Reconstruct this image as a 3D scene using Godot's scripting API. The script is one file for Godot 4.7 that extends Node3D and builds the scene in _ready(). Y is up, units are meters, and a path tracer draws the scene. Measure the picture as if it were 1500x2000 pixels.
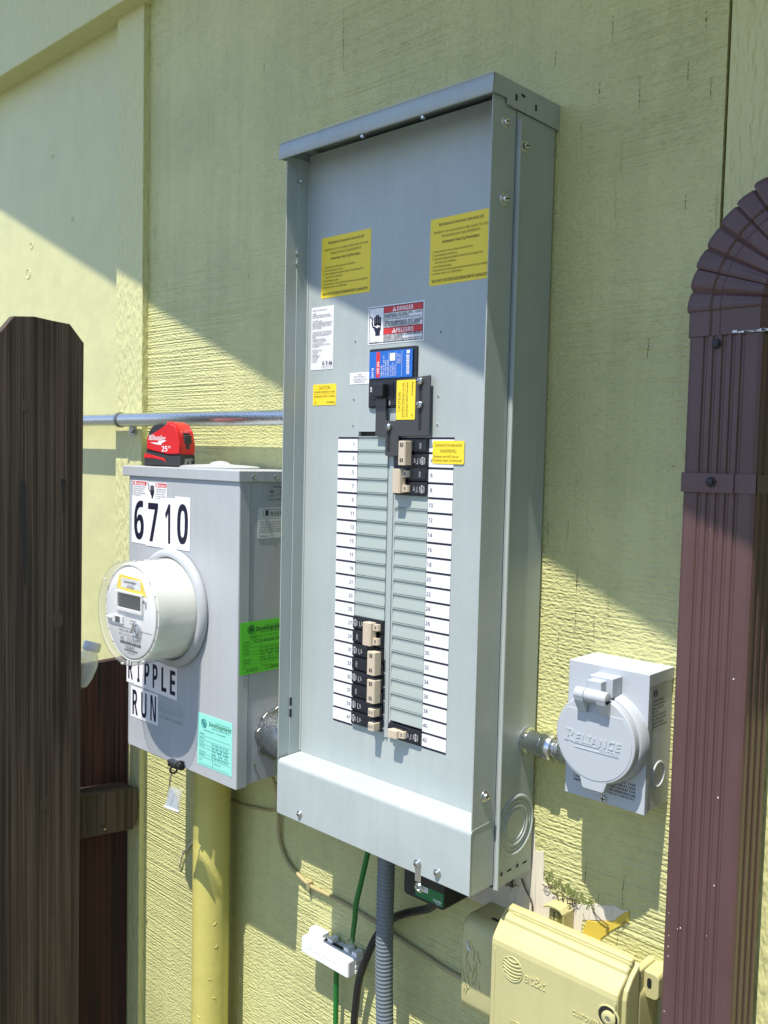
extends Node3D
# An electrical service on the side of a house: breaker panel, meter socket, generator inlet.
# Axes: x along the wall, y up, z out from the wall (wall face at z = 0). Metres.

var M := {}
var F := {}
var rng := RandomNumberGenerator.new()

func _ready() -> void:
	rng.seed = 7
	# camera, sky, sun, exposure
	var cam := Camera3D.new()
	cam.name = "camera"
	add_child(cam)
	cam.fov = 59.15
	cam.near = 0.02
	cam.far = 300.0
	cam.transform = Transform3D(Basis(Vector3(0.7291, 0.0226, -0.6841), Vector3(-0.0588, 0.9978, -0.0298), Vector3(0.6819, 0.0619, 0.7288)).orthonormalized(), Vector3(0.6392, -0.0237, 0.9717))
	cam.current = true
	var env := Environment.new()
	env.background_mode = Environment.BG_SKY
	var sky := ProceduralSkyMaterial.new()
	sky.sky_top_color = Color(0.42, 0.60, 0.86)
	sky.sky_horizon_color = Color(0.86, 0.91, 0.96)
	sky.sky_curve = 0.25
	sky.ground_bottom_color = Color(0.5, 0.5, 0.48)
	sky.ground_horizon_color = Color(0.7, 0.72, 0.72)
	env.sky = Sky.new()
	env.sky.sky_material = sky
	env.background_energy_multiplier = 1.15
	env.tonemap_mode = Environment.TONE_MAPPER_LINEAR
	env.tonemap_exposure = 1.46
	env.sdfgi_enabled = true
	env.ssao_enabled = true
	env.ssil_enabled = true
	var we := WorldEnvironment.new()
	we.name = "world_environment"
	we.environment = env
	add_child(we)
	var sun := DirectionalLight3D.new()
	sun.name = "sun"
	add_child(sun)
	sun.light_energy = 1.6
	sun.light_color = Color(1.0, 0.965, 0.90)
	sun.light_angular_distance = 0.5
	sun.shadow_enabled = true
	sun.look_at_from_position(Vector3.ZERO, Vector3(-0.12, -2.235, -1.0), Vector3.UP)

	make_materials()
	build_house()
	build_fence()
	build_conduits()
	build_meter()
	build_panel()
	build_inlet()
	build_downspout()
	build_telecom()
	build_tape()

# ---------------------------------------------------------------- mesh building
class Surf:
	var v := PackedVector3Array()
	var n := PackedVector3Array()
	var uv := PackedVector2Array()

class MB:
	var surfs := {}
	var m: Material
	var xf := Transform3D()

	func _init(mat: Material) -> void:
		m = mat

	func use(mat: Material) -> MB:
		m = mat
		return self

	func tri(a: Vector3, b: Vector3, c: Vector3, na: Vector3, nb: Vector3, nc: Vector3) -> void:
		var s: Surf = surfs.get(m)
		if s == null:
			s = Surf.new()
			surfs[m] = s
		if (b - a).cross(c - a).dot(na + nb + nc) > 0.0:
			var t := b; b = c; c = t
			t = nb; nb = nc; nc = t
		var f := (b - a).cross(c - a).abs()
		for p in [[a, na], [b, nb], [c, nc]]:
			var q: Vector3 = xf * p[0]
			s.v.append(q)
			s.n.append((xf.basis * p[1]).normalized())
			if f.z >= f.x and f.z >= f.y:
				s.uv.append(Vector2(q.x, -q.y))
			elif f.x >= f.y:
				s.uv.append(Vector2(q.z, -q.y))
			else:
				s.uv.append(Vector2(q.x, q.z))

	func flat(a: Vector3, b: Vector3, c: Vector3, out: Vector3) -> void:
		var n := (b - a).cross(c - a)
		if n.length_squared() < 1e-18:
			return
		n = n.normalized()
		if n.dot(out) < 0.0:
			n = -n
		tri(a, b, c, n, n, n)

	func quad(a: Vector3, b: Vector3, c: Vector3, d: Vector3, out: Vector3) -> void:
		flat(a, b, c, out)
		flat(a, c, d, out)

	func quadn(a: Vector3, b: Vector3, c: Vector3, d: Vector3, na: Vector3, nb: Vector3, nc: Vector3, nd: Vector3) -> void:
		tri(a, b, c, na, nb, nc)
		tri(a, c, d, na, nc, nd)

	# a box between two corners, its edges rounded by b
	func box(lo: Vector3, hi: Vector3, b := 0.0) -> void:
		var c := (lo + hi) / 2.0
		var h := (hi - lo).abs() / 2.0
		b = minf(b, minf(h.x, minf(h.y, h.z)) * 0.95)
		var ax := [Vector3.RIGHT, Vector3.UP, Vector3.BACK]
		for i in 3:
			var j := (i + 1) % 3
			var k := (i + 2) % 3
			for s in [-1.0, 1.0]:
				var n: Vector3 = ax[i] * s
				var o: Vector3 = c + n * h[i]
				var u: Vector3 = ax[j] * (h[j] - b)
				var w: Vector3 = ax[k] * (h[k] - b)
				quad(o - u - w, o + u - w, o + u + w, o - u + w, n)
		if b <= 0.0:
			return
		for i in 3:
			var j := (i + 1) % 3
			var k := (i + 2) % 3
			for s in [-1.0, 1.0]:
				for t in [-1.0, 1.0]:
					var nj: Vector3 = ax[j] * s
					var nk: Vector3 = ax[k] * t
					var e: Vector3 = ax[i] * (h[i] - b)
					var p: Vector3 = c + nj * h[j] + nk * (h[k] - b)
					var q: Vector3 = c + nj * (h[j] - b) + nk * h[k]
					quadn(p - e, p + e, q + e, q - e, nj, nj, nk, nk)
		for sx in [-1.0, 1.0]:
			for sy in [-1.0, 1.0]:
				for sz in [-1.0, 1.0]:
					var d := Vector3(sx, sy, sz)
					var g := h - Vector3(b, b, b)
					tri(c + d * Vector3(h.x, g.y, g.z), c + d * Vector3(g.x, h.y, g.z), c + d * Vector3(g.x, g.y, h.z), Vector3(sx, 0, 0), Vector3(0, sy, 0), Vector3(0, 0, sz))

	# a polygon pushed from a to b along an axis (0: pts are z,y; 1: pts are x,z; 2: pts are x,y), front rim rounded by bev
	func prism(pts: PackedVector2Array, axis: int, a: float, b: float, bev := 0.0, smooth := false) -> void:
		var n := pts.size()
		if Geometry2D.is_polygon_clockwise(pts):
			pts.reverse()
		var put := func(p: Vector2, t: float) -> Vector3:
			return Vector3(t, p.y, p.x) if axis == 0 else Vector3(p.x, t, p.y) if axis == 1 else Vector3(p.x, p.y, t)
		var ax: Vector3 = [Vector3.RIGHT, Vector3.UP, Vector3.BACK][axis]
		var sgn := signf(b - a)
		var en: Array[Vector2] = []
		for i in n:
			var d := pts[(i + 1) % n] - pts[i]
			en.append(Vector2(d.y, -d.x).normalized())
		var inn := PackedVector2Array()
		for i in n:
			var bis: Vector2 = en[(i + n - 1) % n] + en[i]
			inn.append(pts[i] - bis / maxf(bis.length_squared() / 2.0, 0.3) * bev)
		var idx := Geometry2D.triangulate_polygon(pts)
		for t in idx.size() / 3:
			flat(put.call(inn[idx[t * 3]], b), put.call(inn[idx[t * 3 + 1]], b), put.call(inn[idx[t * 3 + 2]], b), ax * sgn)
			flat(put.call(pts[idx[t * 3]], a), put.call(pts[idx[t * 3 + 1]], a), put.call(pts[idx[t * 3 + 2]], a), -ax * sgn)
		var o3 := func(p: Vector2) -> Vector3:
			return put.call(p, 0.0)
		for i in n:
			var j := (i + 1) % n
			var n0: Vector3 = o3.call(en[i])
			var n1 := n0
			if smooth:
				if en[i].dot(en[(i + n - 1) % n]) > 0.6:
					n0 = (o3.call(en[i]) + o3.call(en[(i + n - 1) % n])).normalized()
				if en[i].dot(en[j]) > 0.6:
					n1 = (o3.call(en[i]) + o3.call(en[j])).normalized()
			var e := b - sgn * bev
			quadn(put.call(pts[i], a), put.call(pts[j], a), put.call(pts[j], e), put.call(pts[i], e), n0, n1, n1, n0)
			if bev > 0.0:
				quadn(put.call(pts[i], e), put.call(pts[j], e), put.call(inn[j], b), put.call(inn[i], b), n0, n1, ax * sgn, ax * sgn)

	# a profile of (radius, height) turned about an axis; sharp where the profile bends by more than 40 degrees
	func lathe(prof: PackedVector2Array, at: Vector3, axis: Vector3, seg := 24) -> void:
		axis = axis.normalized()
		var u := axis.cross(Vector3.UP if absf(axis.y) < 0.9 else Vector3.RIGHT).normalized()
		var w := axis.cross(u)
		var k := prof.size()
		var nn: Array[Vector2] = []
		for i in k - 1:
			var d := prof[i + 1] - prof[i]
			nn.append(Vector2(d.y, -d.x).normalized())
		for i in k - 1:
			var na := nn[i]
			var nb := nn[i]
			if i > 0 and nn[i - 1].dot(nn[i]) > 0.76:
				na = (nn[i - 1] + nn[i]).normalized()
			if i < k - 2 and nn[i + 1].dot(nn[i]) > 0.76:
				nb = (nn[i + 1] + nn[i]).normalized()
			for j in seg:
				var r0 := u * cos(TAU * j / seg) + w * sin(TAU * j / seg)
				var r1 := u * cos(TAU * (j + 1) / seg) + w * sin(TAU * (j + 1) / seg)
				var p := prof[i]
				var q := prof[i + 1]
				var a := at + r0 * p.x + axis * p.y
				var b := at + r1 * p.x + axis * p.y
				var c := at + r1 * q.x + axis * q.y
				var d := at + r0 * q.x + axis * q.y
				var n0a := r0 * na.x + axis * na.y
				var n1a := r1 * na.x + axis * na.y
				var n0b := r0 * nb.x + axis * nb.y
				var n1b := r1 * nb.x + axis * nb.y
				if q.x > 1e-6:
					tri(a, c, d, n0a, n1b, n0b)
				if p.x > 1e-6:
					tri(a, b, c, n0a, n1a, n1b)

	func cyl(a: Vector3, b: Vector3, r: float, seg := 20, bev := 0.0) -> void:
		var l := a.distance_to(b)
		if bev > 0.0:
			lathe(PackedVector2Array([Vector2(0, 0), Vector2(r, 0), Vector2(r, l - bev), Vector2(r - bev * 0.4, l - bev * 0.4), Vector2(r - bev, l), Vector2(0, l)]), a, b - a, seg)
		else:
			lathe(PackedVector2Array([Vector2(0, 0), Vector2(r, 0), Vector2(r, l), Vector2(0, l)]), a, b - a, seg)

	# a round tube along a smooth path; rib > 0 makes it corrugated with that pitch
	func tube(path: PackedVector3Array, r: float, seg := 12, rib := 0.0, rib_depth := 0.0, squash := 1.0) -> void:
		var cv := Curve3D.new()
		cv.bake_interval = 0.002
		var n := path.size()
		for i in n:
			var t := (path[mini(i + 1, n - 1)] - path[maxi(i - 1, 0)]) / 6.0
			cv.add_point(path[i], -t, t)
		var total := cv.get_baked_length()
		var step := rib / 6.0 if rib > 0.0 else maxf(0.006, r * 0.9)
		var count := maxi(2, int(ceil(total / step)))
		var up := Vector3(0.31, 0.2, 0.93).normalized()
		var ring_p: Array = []
		var ring_n: Array = []
		for i in count + 1:
			var s := total * i / count
			var p := cv.sample_baked(s, true)
			var d := (cv.sample_baked(minf(s + 0.002, total), true) - cv.sample_baked(maxf(s - 0.002, 0.0), true)).normalized()
			up = (up - d * up.dot(d)).normalized()
			var w := d.cross(up)
			var rr := r
			var slope := 0.0
			if rib > 0.0:
				rr = r + rib_depth * (absf(sin(PI * s / rib)) - 0.5)
				slope = -cos(PI * s / rib) * signf(sin(PI * s / rib)) * rib_depth * PI / rib
			var ps := PackedVector3Array()
			var ns := PackedVector3Array()
			for j in seg:
				var o := up * cos(TAU * j / seg) + w * sin(TAU * j / seg) * squash
				ps.append(p + o * rr)
				ns.append((o + d * slope).normalized())
			ring_p.append(ps)
			ring_n.append(ns)
		for i in count:
			for j in seg:
				var k := (j + 1) % seg
				quadn(ring_p[i][j], ring_p[i][k], ring_p[i + 1][k], ring_p[i + 1][j], ring_n[i][j], ring_n[i][k], ring_n[i + 1][k], ring_n[i + 1][j])
		for e in [0, count]:
			var mid: Vector3 = cv.sample_baked(total * e / count)
			var od: Vector3 = (mid - cv.sample_baked(total * (0.02 if e == 0 else 0.98))).normalized()
			for j in seg:
				flat(mid, ring_p[e][j], ring_p[e][(j + 1) % seg], od)

	func torus(at: Vector3, axis: Vector3, r: float, t: float, seg := 32) -> void:
		var pr := PackedVector2Array()
		for i in 9:
			var a := TAU * i / 8.0
			pr.append(Vector2(r - cos(a) * t, -sin(a) * t))
		pr.reverse()
		var fl := PackedVector2Array()
		for p in pr:
			fl.append(p)
		lathe(fl, at, axis, seg)

	# lettering; at = anchor, right/up = directions, cap = height of a capital, align -1 / 0 / 1, width > 0 squeezes to that width
	func text(s: String, at: Vector3, right: Vector3, up: Vector3, cap: float, align := 0, font: Font = null, width := 0.0, depth := 0.0, skew := 0.0) -> void:
		var tm := TextMesh.new()
		tm.text = s
		tm.font = font
		tm.font_size = 32
		tm.pixel_size = cap / 0.714 / 32.0
		tm.depth = depth
		tm.curve_step = 1.5 if cap < 0.006 else 0.6
		var arr := tm.get_mesh_arrays()
		var v: PackedVector3Array = arr[Mesh.ARRAY_VERTEX]
		var n: PackedVector3Array = arr[Mesh.ARRAY_NORMAL]
		var ix = arr[Mesh.ARRAY_INDEX]
		if v.is_empty():
			return
		var lo := v[0]
		var hi := v[0]
		for p in v:
			lo = lo.min(p)
			hi = hi.max(p)
		var sx := 1.0 if width <= 0.0 else width / maxf(hi.x - lo.x, 1e-6)
		var ox := lo.x if align < 0 else hi.x if align > 0 else (lo.x + hi.x) / 2.0
		var oy := (lo.y + hi.y) / 2.0
		var nz := right.cross(up)
		var cnt: int = ix.size() if ix != null and ix.size() else v.size()
		for t in cnt / 3:
			var q: Array[Vector3] = []
			var qn: Array[Vector3] = []
			for k in 3:
				var id: int = ix[t * 3 + k] if ix != null and ix.size() else t * 3 + k
				var p := v[id]
				if depth == 0.0 and n[id].z < 0.0:
					break
				q.append(at + right * ((p.x - ox) * sx + (p.y - oy) * skew) + up * (p.y - oy) + nz * (p.z - lo.z))
				qn.append(right * n[id].x + up * n[id].y + nz * n[id].z)
			if q.size() == 3:
				tri(q[0], q[1], q[2], qn[0], qn[1], qn[2])

	func commit() -> ArrayMesh:
		var am := ArrayMesh.new()
		for mat in surfs:
			var s: Surf = surfs[mat]
			var arr := []
			arr.resize(Mesh.ARRAY_MAX)
			arr[Mesh.ARRAY_VERTEX] = s.v
			arr[Mesh.ARRAY_NORMAL] = s.n
			arr[Mesh.ARRAY_TEX_UV] = s.uv
			am.add_surface_from_arrays(Mesh.PRIMITIVE_TRIANGLES, arr)
			am.surface_set_material(am.get_surface_count() - 1, mat)
		return am

# ---------------------------------------------------------------- nodes

func tag(o: Node3D, label: String, category: String, group := "") -> Node3D:
	o.set_meta("label", label)
	o.set_meta("category", category)
	if group:
		o.set_meta("group", group)
	return o

func thing(called: String, at: Vector3, label: String, category: String, group := "") -> Node3D:
	var o := Node3D.new()
	o.name = called
	add_child(o, true)
	o.position = at
	return tag(o, label, category, group)

# commits a mesh built in world coordinates as one named part, its origin in the middle of it
func part(called: String, mb: MB, parent: Node = null, label := "") -> MeshInstance3D:
	if parent == null:
		parent = self
	var lo := Vector3.INF
	var hi := -Vector3.INF
	for k in mb.surfs:
		for p in mb.surfs[k].v:
			lo = lo.min(p)
			hi = hi.max(p)
	var mid := (lo + hi) / 2.0
	for k in mb.surfs:
		var s: Surf = mb.surfs[k]
		for i in s.v.size():
			s.v[i] -= mid
	var o := MeshInstance3D.new()
	o.name = called
	o.mesh = mb.commit()
	parent.add_child(o, true)
	o.position = mid - (parent.global_position if parent is Node3D else Vector3.ZERO)
	if label:
		o.set_meta("label", label)
	return o

func mat(called: String, r: float, g: float, b: float, rough := 0.5, metal := 0.0) -> StandardMaterial3D:
	var m := StandardMaterial3D.new()
	m.resource_name = called
	m.albedo_color = Color(r, g, b).linear_to_srgb()
	m.roughness = rough
	m.metallic = metal
	M[called] = m
	return m

func v2(a: Array) -> PackedVector2Array:
	var p := PackedVector2Array()
	for i in a.size() / 2:
		p.append(Vector2(a[i * 2], a[i * 2 + 1]))
	return p

func v3(a: Array) -> PackedVector3Array:
	var p := PackedVector3Array()
	for i in a.size() / 3:
		p.append(Vector3(a[i * 3], a[i * 3 + 1], a[i * 3 + 2]))
	return p

func round_rect(x0: float, y0: float, x1: float, y1: float, r: float, k := 4) -> PackedVector2Array:
	var p := PackedVector2Array()
	var c := [Vector2(x1 - r, y1 - r), Vector2(x0 + r, y1 - r), Vector2(x0 + r, y0 + r), Vector2(x1 - r, y0 + r)]
	for q in 4:
		for i in k + 1:
			var a := PI / 2 * (q + float(i) / k)
			p.append(c[q] + Vector2(cos(a), sin(a)) * r)
	return p

# a printed sheet: tl = its top left corner; items are rectangles ["r", u0, v0, u1, v1, ink] and words ["t", text, u, v, cap, align, ink, font, width]
func sheet(called: String, parent: Node, tl: Vector3, right: Vector3, up: Vector3, w: float, h: float, paper: Material, items: Array, corner := 0.0, thick := 0.0004) -> MeshInstance3D:
	var mb := MB.new(paper)
	var nz := right.cross(up)
	mb.xf = Transform3D(Basis(right, up, nz), tl)
	if corner > 0.0:
		mb.prism(round_rect(0, -h, w, 0, corner), 2, 0.0, thick)
	else:
		mb.box(Vector3(0, -h, 0), Vector3(w, 0, thick))
	var lift := thick + 0.0001
	for it in items:
		lift += 0.00003
		mb.use(it[5] if it[0] == "r" else it[6])
		if it[0] == "r":
			var a := Vector3(it[1] * w, -it[2] * h, lift)
			var b := Vector3(it[3] * w, -it[4] * h, lift)
			mb.quad(a, Vector3(b.x, a.y, a.z), b, Vector3(a.x, b.y, a.z), Vector3.BACK)
		else:
			mb.text(it[1], Vector3(it[2] * w, -it[3] * h, lift), Vector3.RIGHT, Vector3.UP, it[4], it[5], it[7], it[8] if it.size() > 8 else 0.0)
	return part(called, mb, parent)

func grain_image(w: int, h: int, nx: int, ny: int, freq: float, sd: int, octaves := 3) -> Image:
	var f := FastNoiseLite.new()
	f.noise_type = FastNoiseLite.TYPE_SIMPLEX_SMOOTH
	f.seed = sd
	f.frequency = freq
	f.fractal_octaves = octaves
	var im := f.get_seamless_image(nx, ny) if nx * ny < 400000 else f.get_image(nx, ny)
	im.convert(Image.FORMAT_L8)
	im.resize(w, h, Image.INTERPOLATE_CUBIC)
	return im

func height_mat(m: StandardMaterial3D, im: Image, cm: float, metres_u: float, metres_v: float) -> void:
	m.heightmap_enabled = true
	m.heightmap_texture = ImageTexture.create_from_image(im)
	m.heightmap_scale = cm
	m.uv1_scale = Vector3(1.0 / metres_u, 1.0 / metres_v, 1.0)

func hex_screw(mb: MB, at: Vector3, n: Vector3, r: float, washer := true) -> void:
	if washer:
		mb.cyl(at, at + n * r * 0.28, r * 1.45, 20, r * 0.12)
	mb.cyl(at + n * r * 0.2, at + n * r * 1.0, r * 0.92, 6, r * 0.15)
	var keep := mb.m
	mb.use(M.dark_slot)
	var u := n.cross(Vector3(0.3, 0.9, 0.2)).normalized() * r * 0.6
	var w := n.cross(u).normalized() * r * 0.13
	var o := at + n * (r * 1.0 + 0.0002)
	mb.quad(o - u - w, o + u - w, o + u + w, o - u + w, n)
	mb.use(keep)


func make_materials() -> void:
	mat("wall_paint", 0.58, 0.585, 0.28, 0.5)
	mat("smooth_paint", 0.59, 0.59, 0.30, 0.42)
	mat("trim_paint", 0.59, 0.59, 0.295, 0.5)
	mat("riser_paint", 0.54, 0.50, 0.15, 0.4)
	mat("panel_grey", 0.40, 0.455, 0.465, 0.42)
	mat("filler_grey", 0.37, 0.43, 0.42, 0.45)
	mat("meter_grey", 0.43, 0.46, 0.50, 0.4)
	mat("inlet_grey", 0.43, 0.47, 0.53, 0.45)
	mat("lid_grey", 0.42, 0.46, 0.52, 0.5)
	mat("zinc", 0.66, 0.68, 0.70, 0.2, 1.0)
	mat("galvanised", 0.56, 0.59, 0.61, 0.38, 1.0)
	mat("dark_slot", 0.012, 0.013, 0.016, 0.6)
	mat("breaker_black", 0.013, 0.015, 0.022, 0.38)
	mat("handle_tan", 0.55, 0.47, 0.37, 0.45)
	mat("plate_steel", 0.085, 0.085, 0.088, 0.42, 0.55)
	mat("white_vinyl", 0.80, 0.80, 0.84, 0.4)
	mat("white_paper", 0.74, 0.75, 0.80, 0.6)
	mat("grey_label", 0.36, 0.40, 0.43, 0.4)
	mat("silver_label", 0.62, 0.66, 0.68, 0.4)
	mat("ink", 0.01, 0.01, 0.03, 0.5)
	mat("ink_grey", 0.10, 0.11, 0.13, 0.5)
	mat("yellow_vinyl", 0.86, 0.66, 0.035, 0.45)
	mat("yellow_ink", 0.09, 0.06, 0.01, 0.5)
	mat("red_ink", 0.62, 0.03, 0.035, 0.45)
	mat("blue_ink", 0.01, 0.13, 0.55, 0.4)
	mat("green_paper", 0.12, 0.62, 0.04, 0.5)
	mat("green_ink", 0.005, 0.10, 0.02, 0.5)
	mat("aqua_paper", 0.28, 0.72, 0.64, 0.5)
	mat("aqua_ink", 0.02, 0.22, 0.24, 0.5)
	mat("cream_plastic", 0.64, 0.66, 0.625, 0.18)
	mat("white_plastic", 0.76, 0.77, 0.79, 0.35)
	mat("lcd", 0.02, 0.03, 0.03, 0.15)
	mat("tape_red", 0.60, 0.012, 0.016, 0.35)
	mat("tape_black", 0.03, 0.03, 0.034, 0.6)
	mat("brown_aluminium", 0.108, 0.058, 0.060, 0.4)
	mat("strap_brown", 0.11, 0.06, 0.066, 0.4)
	mat("screw_black", 0.02, 0.018, 0.022, 0.4)
	mat("telecom_tan", 0.52, 0.495, 0.25, 0.45)
	mat("bare_wood", 0.66, 0.62, 0.54, 0.85)
	mat("ochre_paint", 0.60, 0.46, 0.07, 0.6)
	mat("lichen", 0.16, 0.20, 0.06, 0.95)
	mat("twig", 0.07, 0.055, 0.04, 0.95)
	mat("flex_grey", 0.15, 0.18, 0.22, 0.45)
	mat("cable_black", 0.012, 0.012, 0.016, 0.4)
	mat("wire_green", 0.01, 0.17, 0.03, 0.4)
	mat("copper", 0.55, 0.23, 0.10, 0.35, 1.0)
	mat("cable_tan", 0.36, 0.31, 0.16, 0.55)
	mat("surge_black", 0.012, 0.014, 0.016, 0.4)
	mat("surge_green", 0.01, 0.16, 0.05, 0.4)
	mat("fence_wood", 0.6, 0.6, 0.6, 0.85)
	mat("maroon_wood", 0.6, 0.6, 0.6, 0.85)
	mat("concrete", 0.14, 0.14, 0.11, 0.95)
	mat("soffit_paint", 0.74, 0.73, 0.66, 0.7)
	mat("shingle", 0.10, 0.095, 0.09, 0.95)
	mat("strap_steel", 0.35, 0.37, 0.38, 0.4, 1.0)
	mat("tag_blue", 0.42, 0.52, 0.62, 0.4)
	mat("caulk", 0.62, 0.58, 0.42, 0.7)
	mat("paint_white", 0.75, 0.76, 0.78, 0.6)
	mat("peel_film", 0.56, 0.53, 0.28, 0.35)
	var g := mat("clear_cover", 0.92, 0.95, 0.93, 0.06)
	g.transparency = BaseMaterial3D.TRANSPARENCY_ALPHA
	g.albedo_color.a = 0.09
	var t := mat("clear_tag", 0.95, 0.97, 0.97, 0.12)
	t.transparency = BaseMaterial3D.TRANSPARENCY_ALPHA
	t.albedo_color.a = 0.16
	var bo := mat("cloudy_bottle", 0.85, 0.87, 0.82, 0.2)
	bo.transparency = BaseMaterial3D.TRANSPARENCY_ALPHA
	bo.albedo_color.a = 0.35

	for s in [["sans", "Droid Sans", 400], ["bold", "Droid Sans", 700], ["serif", "Droid Serif", 400], ["serifb", "Droid Serif", 700], ["mono", "Droid Sans Mono", 400]]:
		var f := SystemFont.new()
		f.font_names = PackedStringArray([s[1]])
		f.font_weight = s[2]
		F[s[0]] = f

	# rough sawn siding: saw marks that run along the wall, upright grain and deep cracks
	var n := 2048
	var saw := grain_image(n, n, 20, 2048, 0.20, 11, 2).get_data()
	var chip := grain_image(n, n, 1024, 2048, 0.17, 12, 3).get_data()
	var grain := grain_image(n, n, 2048, 56, 0.14, 13, 3).get_data()
	var where := grain_image(n, n, 64, 64, 0.05, 14, 2).get_data()
	var fine := grain_image(n, n, 1024, 2048, 0.30, 15, 2).get_data()
	var h := PackedByteArray()
	h.resize(n * n)
	for i in n * n:
		var w := clampf((where[i] - 90) / 90.0, 0.0, 1.0)
		var q := (saw[i] - 128) * (0.22 + 0.55 * w) + (chip[i] - 128) * 0.50 + (grain[i] - 128) * (0.34 - 0.24 * w) + (fine[i] - 128) * 0.30
		h[i] = int(clampf(140.0 + q, 0.0, 255.0))
	for k in 90:
		var x := rng.randi_range(4, n - 5)
		var y := rng.randi_range(0, n - 1)
		var l := rng.randi_range(10, 90)
		var xx := float(x)
		for j in l:
			xx += rng.randf_range(-0.25, 0.25)
			var deep := 150.0 * sin(PI * j / l) * rng.randf_range(0.4, 1.0)
			var at := ((y + j) % n) * n + clampi(int(xx), 0, n - 2)
			h[at] = int(maxf(0.0, h[at] - deep))
			h[at + 1] = int(maxf(0.0, h[at + 1] - deep * 0.5))
	for k in 60:
		var x := rng.randi_range(20, n - 20)
		var y := rng.randi_range(20, n - 20)
		for j in rng.randi_range(4, 26):
			var at := (y + int(rng.randfn(0, 9))) * n + x + int(rng.randfn(0, 5))
			if at > 0 and at < n * n - 1:
				h[at] = int(maxf(0.0, h[at] - 90.0))
				h[at + 1] = int(maxf(0.0, h[at + 1] - 50.0))
	var him := Image.create_from_data(n, n, false, Image.FORMAT_L8, h)
	height_mat(M.wall_paint, him, 0.28, 1.75, 1.75)
	M.wall_paint.uv1_offset = Vector3(0.543, 0.457, 0)
	# lumpy paint on trim and batten
	var lump := grain_image(1024, 1024, 384, 256, 0.06, 21, 4)
	height_mat(M.trim_paint, lump, 0.24, 0.26, 0.50)
	var soft := grain_image(1024, 1024, 128, 128, 0.05, 31, 5)
	height_mat(M.smooth_paint, soft, 0.10, 0.6, 0.6)
	height_mat(M.riser_paint, soft, 0.05, 0.22, 0.3)
	height_mat(M.bare_wood, grain_image(1024, 1024, 400, 40, 0.06, 22, 4), 0.3, 0.4, 0.5)
	height_mat(M.caulk, soft, 0.2, 0.1, 0.1)
	# orange peel of sprayed enamel
	var peel := grain_image(512, 512, 512, 512, 0.06, 41, 2)
	height_mat(M.inlet_grey, peel, 0.010, 0.10, 0.10)
	# dust, run marks and scuffs: faint tone differences of the surface itself
	var dust := mottle(71, 0.90, 120)
	for k in ["panel_grey", "meter_grey", "telecom_tan", "brown_aluminium"]:
		M[k].albedo_texture = dust
		M[k].uv1_scale = Vector3(1.0 / 0.83, 1.0 / 0.83, 1)
		M[k].uv1_offset = Vector3(0.13, 0.31, 0)
	M.brown_aluminium.albedo_texture = mottle(72, 0.80, 60)
	M.brown_aluminium.uv1_scale = Vector3(1.0 / 0.5, 1.0 / 0.9, 1)
	M.wall_paint.albedo_texture = mottle(73, 0.80, 40)
	M.smooth_paint.albedo_texture = mottle(74, 0.92, 60)
	# weathered boards
	var streak := grain_image(512, 1024, 320, 20, 0.07, 51, 4)
	var knotty := grain_image(512, 1024, 40, 24, 0.08, 52, 3)
	var sd := streak.get_data()
	var kd := knotty.get_data()
	for which in [["fence_wood", Color(0.098, 0.072, 0.055), Color(0.028, 0.020, 0.015)], ["maroon_wood", Color(0.055, 0.016, 0.017), Color(0.012, 0.005, 0.007)]]:
		var b := PackedByteArray()
		b.resize(512 * 1024 * 3)
		for i in 512 * 1024:
			var t2 := clampf((sd[i] - 60) / 140.0 * 0.65 + (kd[i] - 70) / 120.0 * 0.35, 0.0, 1.0)
			var c: Color = (which[2] as Color).lerp(which[1], t2).linear_to_srgb()
			b[i * 3] = int(c.r * 255); b[i * 3 + 1] = int(c.g * 255); b[i * 3 + 2] = int(c.b * 255)
		var m: StandardMaterial3D = M[which[0]]
		m.albedo_color = Color.WHITE
		m.albedo_texture = ImageTexture.create_from_image(Image.create_from_data(512, 1024, false, Image.FORMAT_RGB8, b))
		height_mat(m, streak, 0.16, 0.25, 1.4)
		m.uv1_offset = Vector3(0.45, 0.18, 0)
	# spangle and scuffs on zinc
	var spang := grain_image(512, 512, 512, 512, 0.09, 61, 3)
	height_mat(M.galvanised, spang, 0.02, 0.12, 0.12)
	M.galvanised.roughness_texture = ImageTexture.create_from_image(spang)
	M.galvanised.roughness = 0.6
	height_mat(M.plate_steel, grain_image(512, 512, 12, 512, 0.08, 62, 3), 0.004, 0.1, 0.1)

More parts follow.
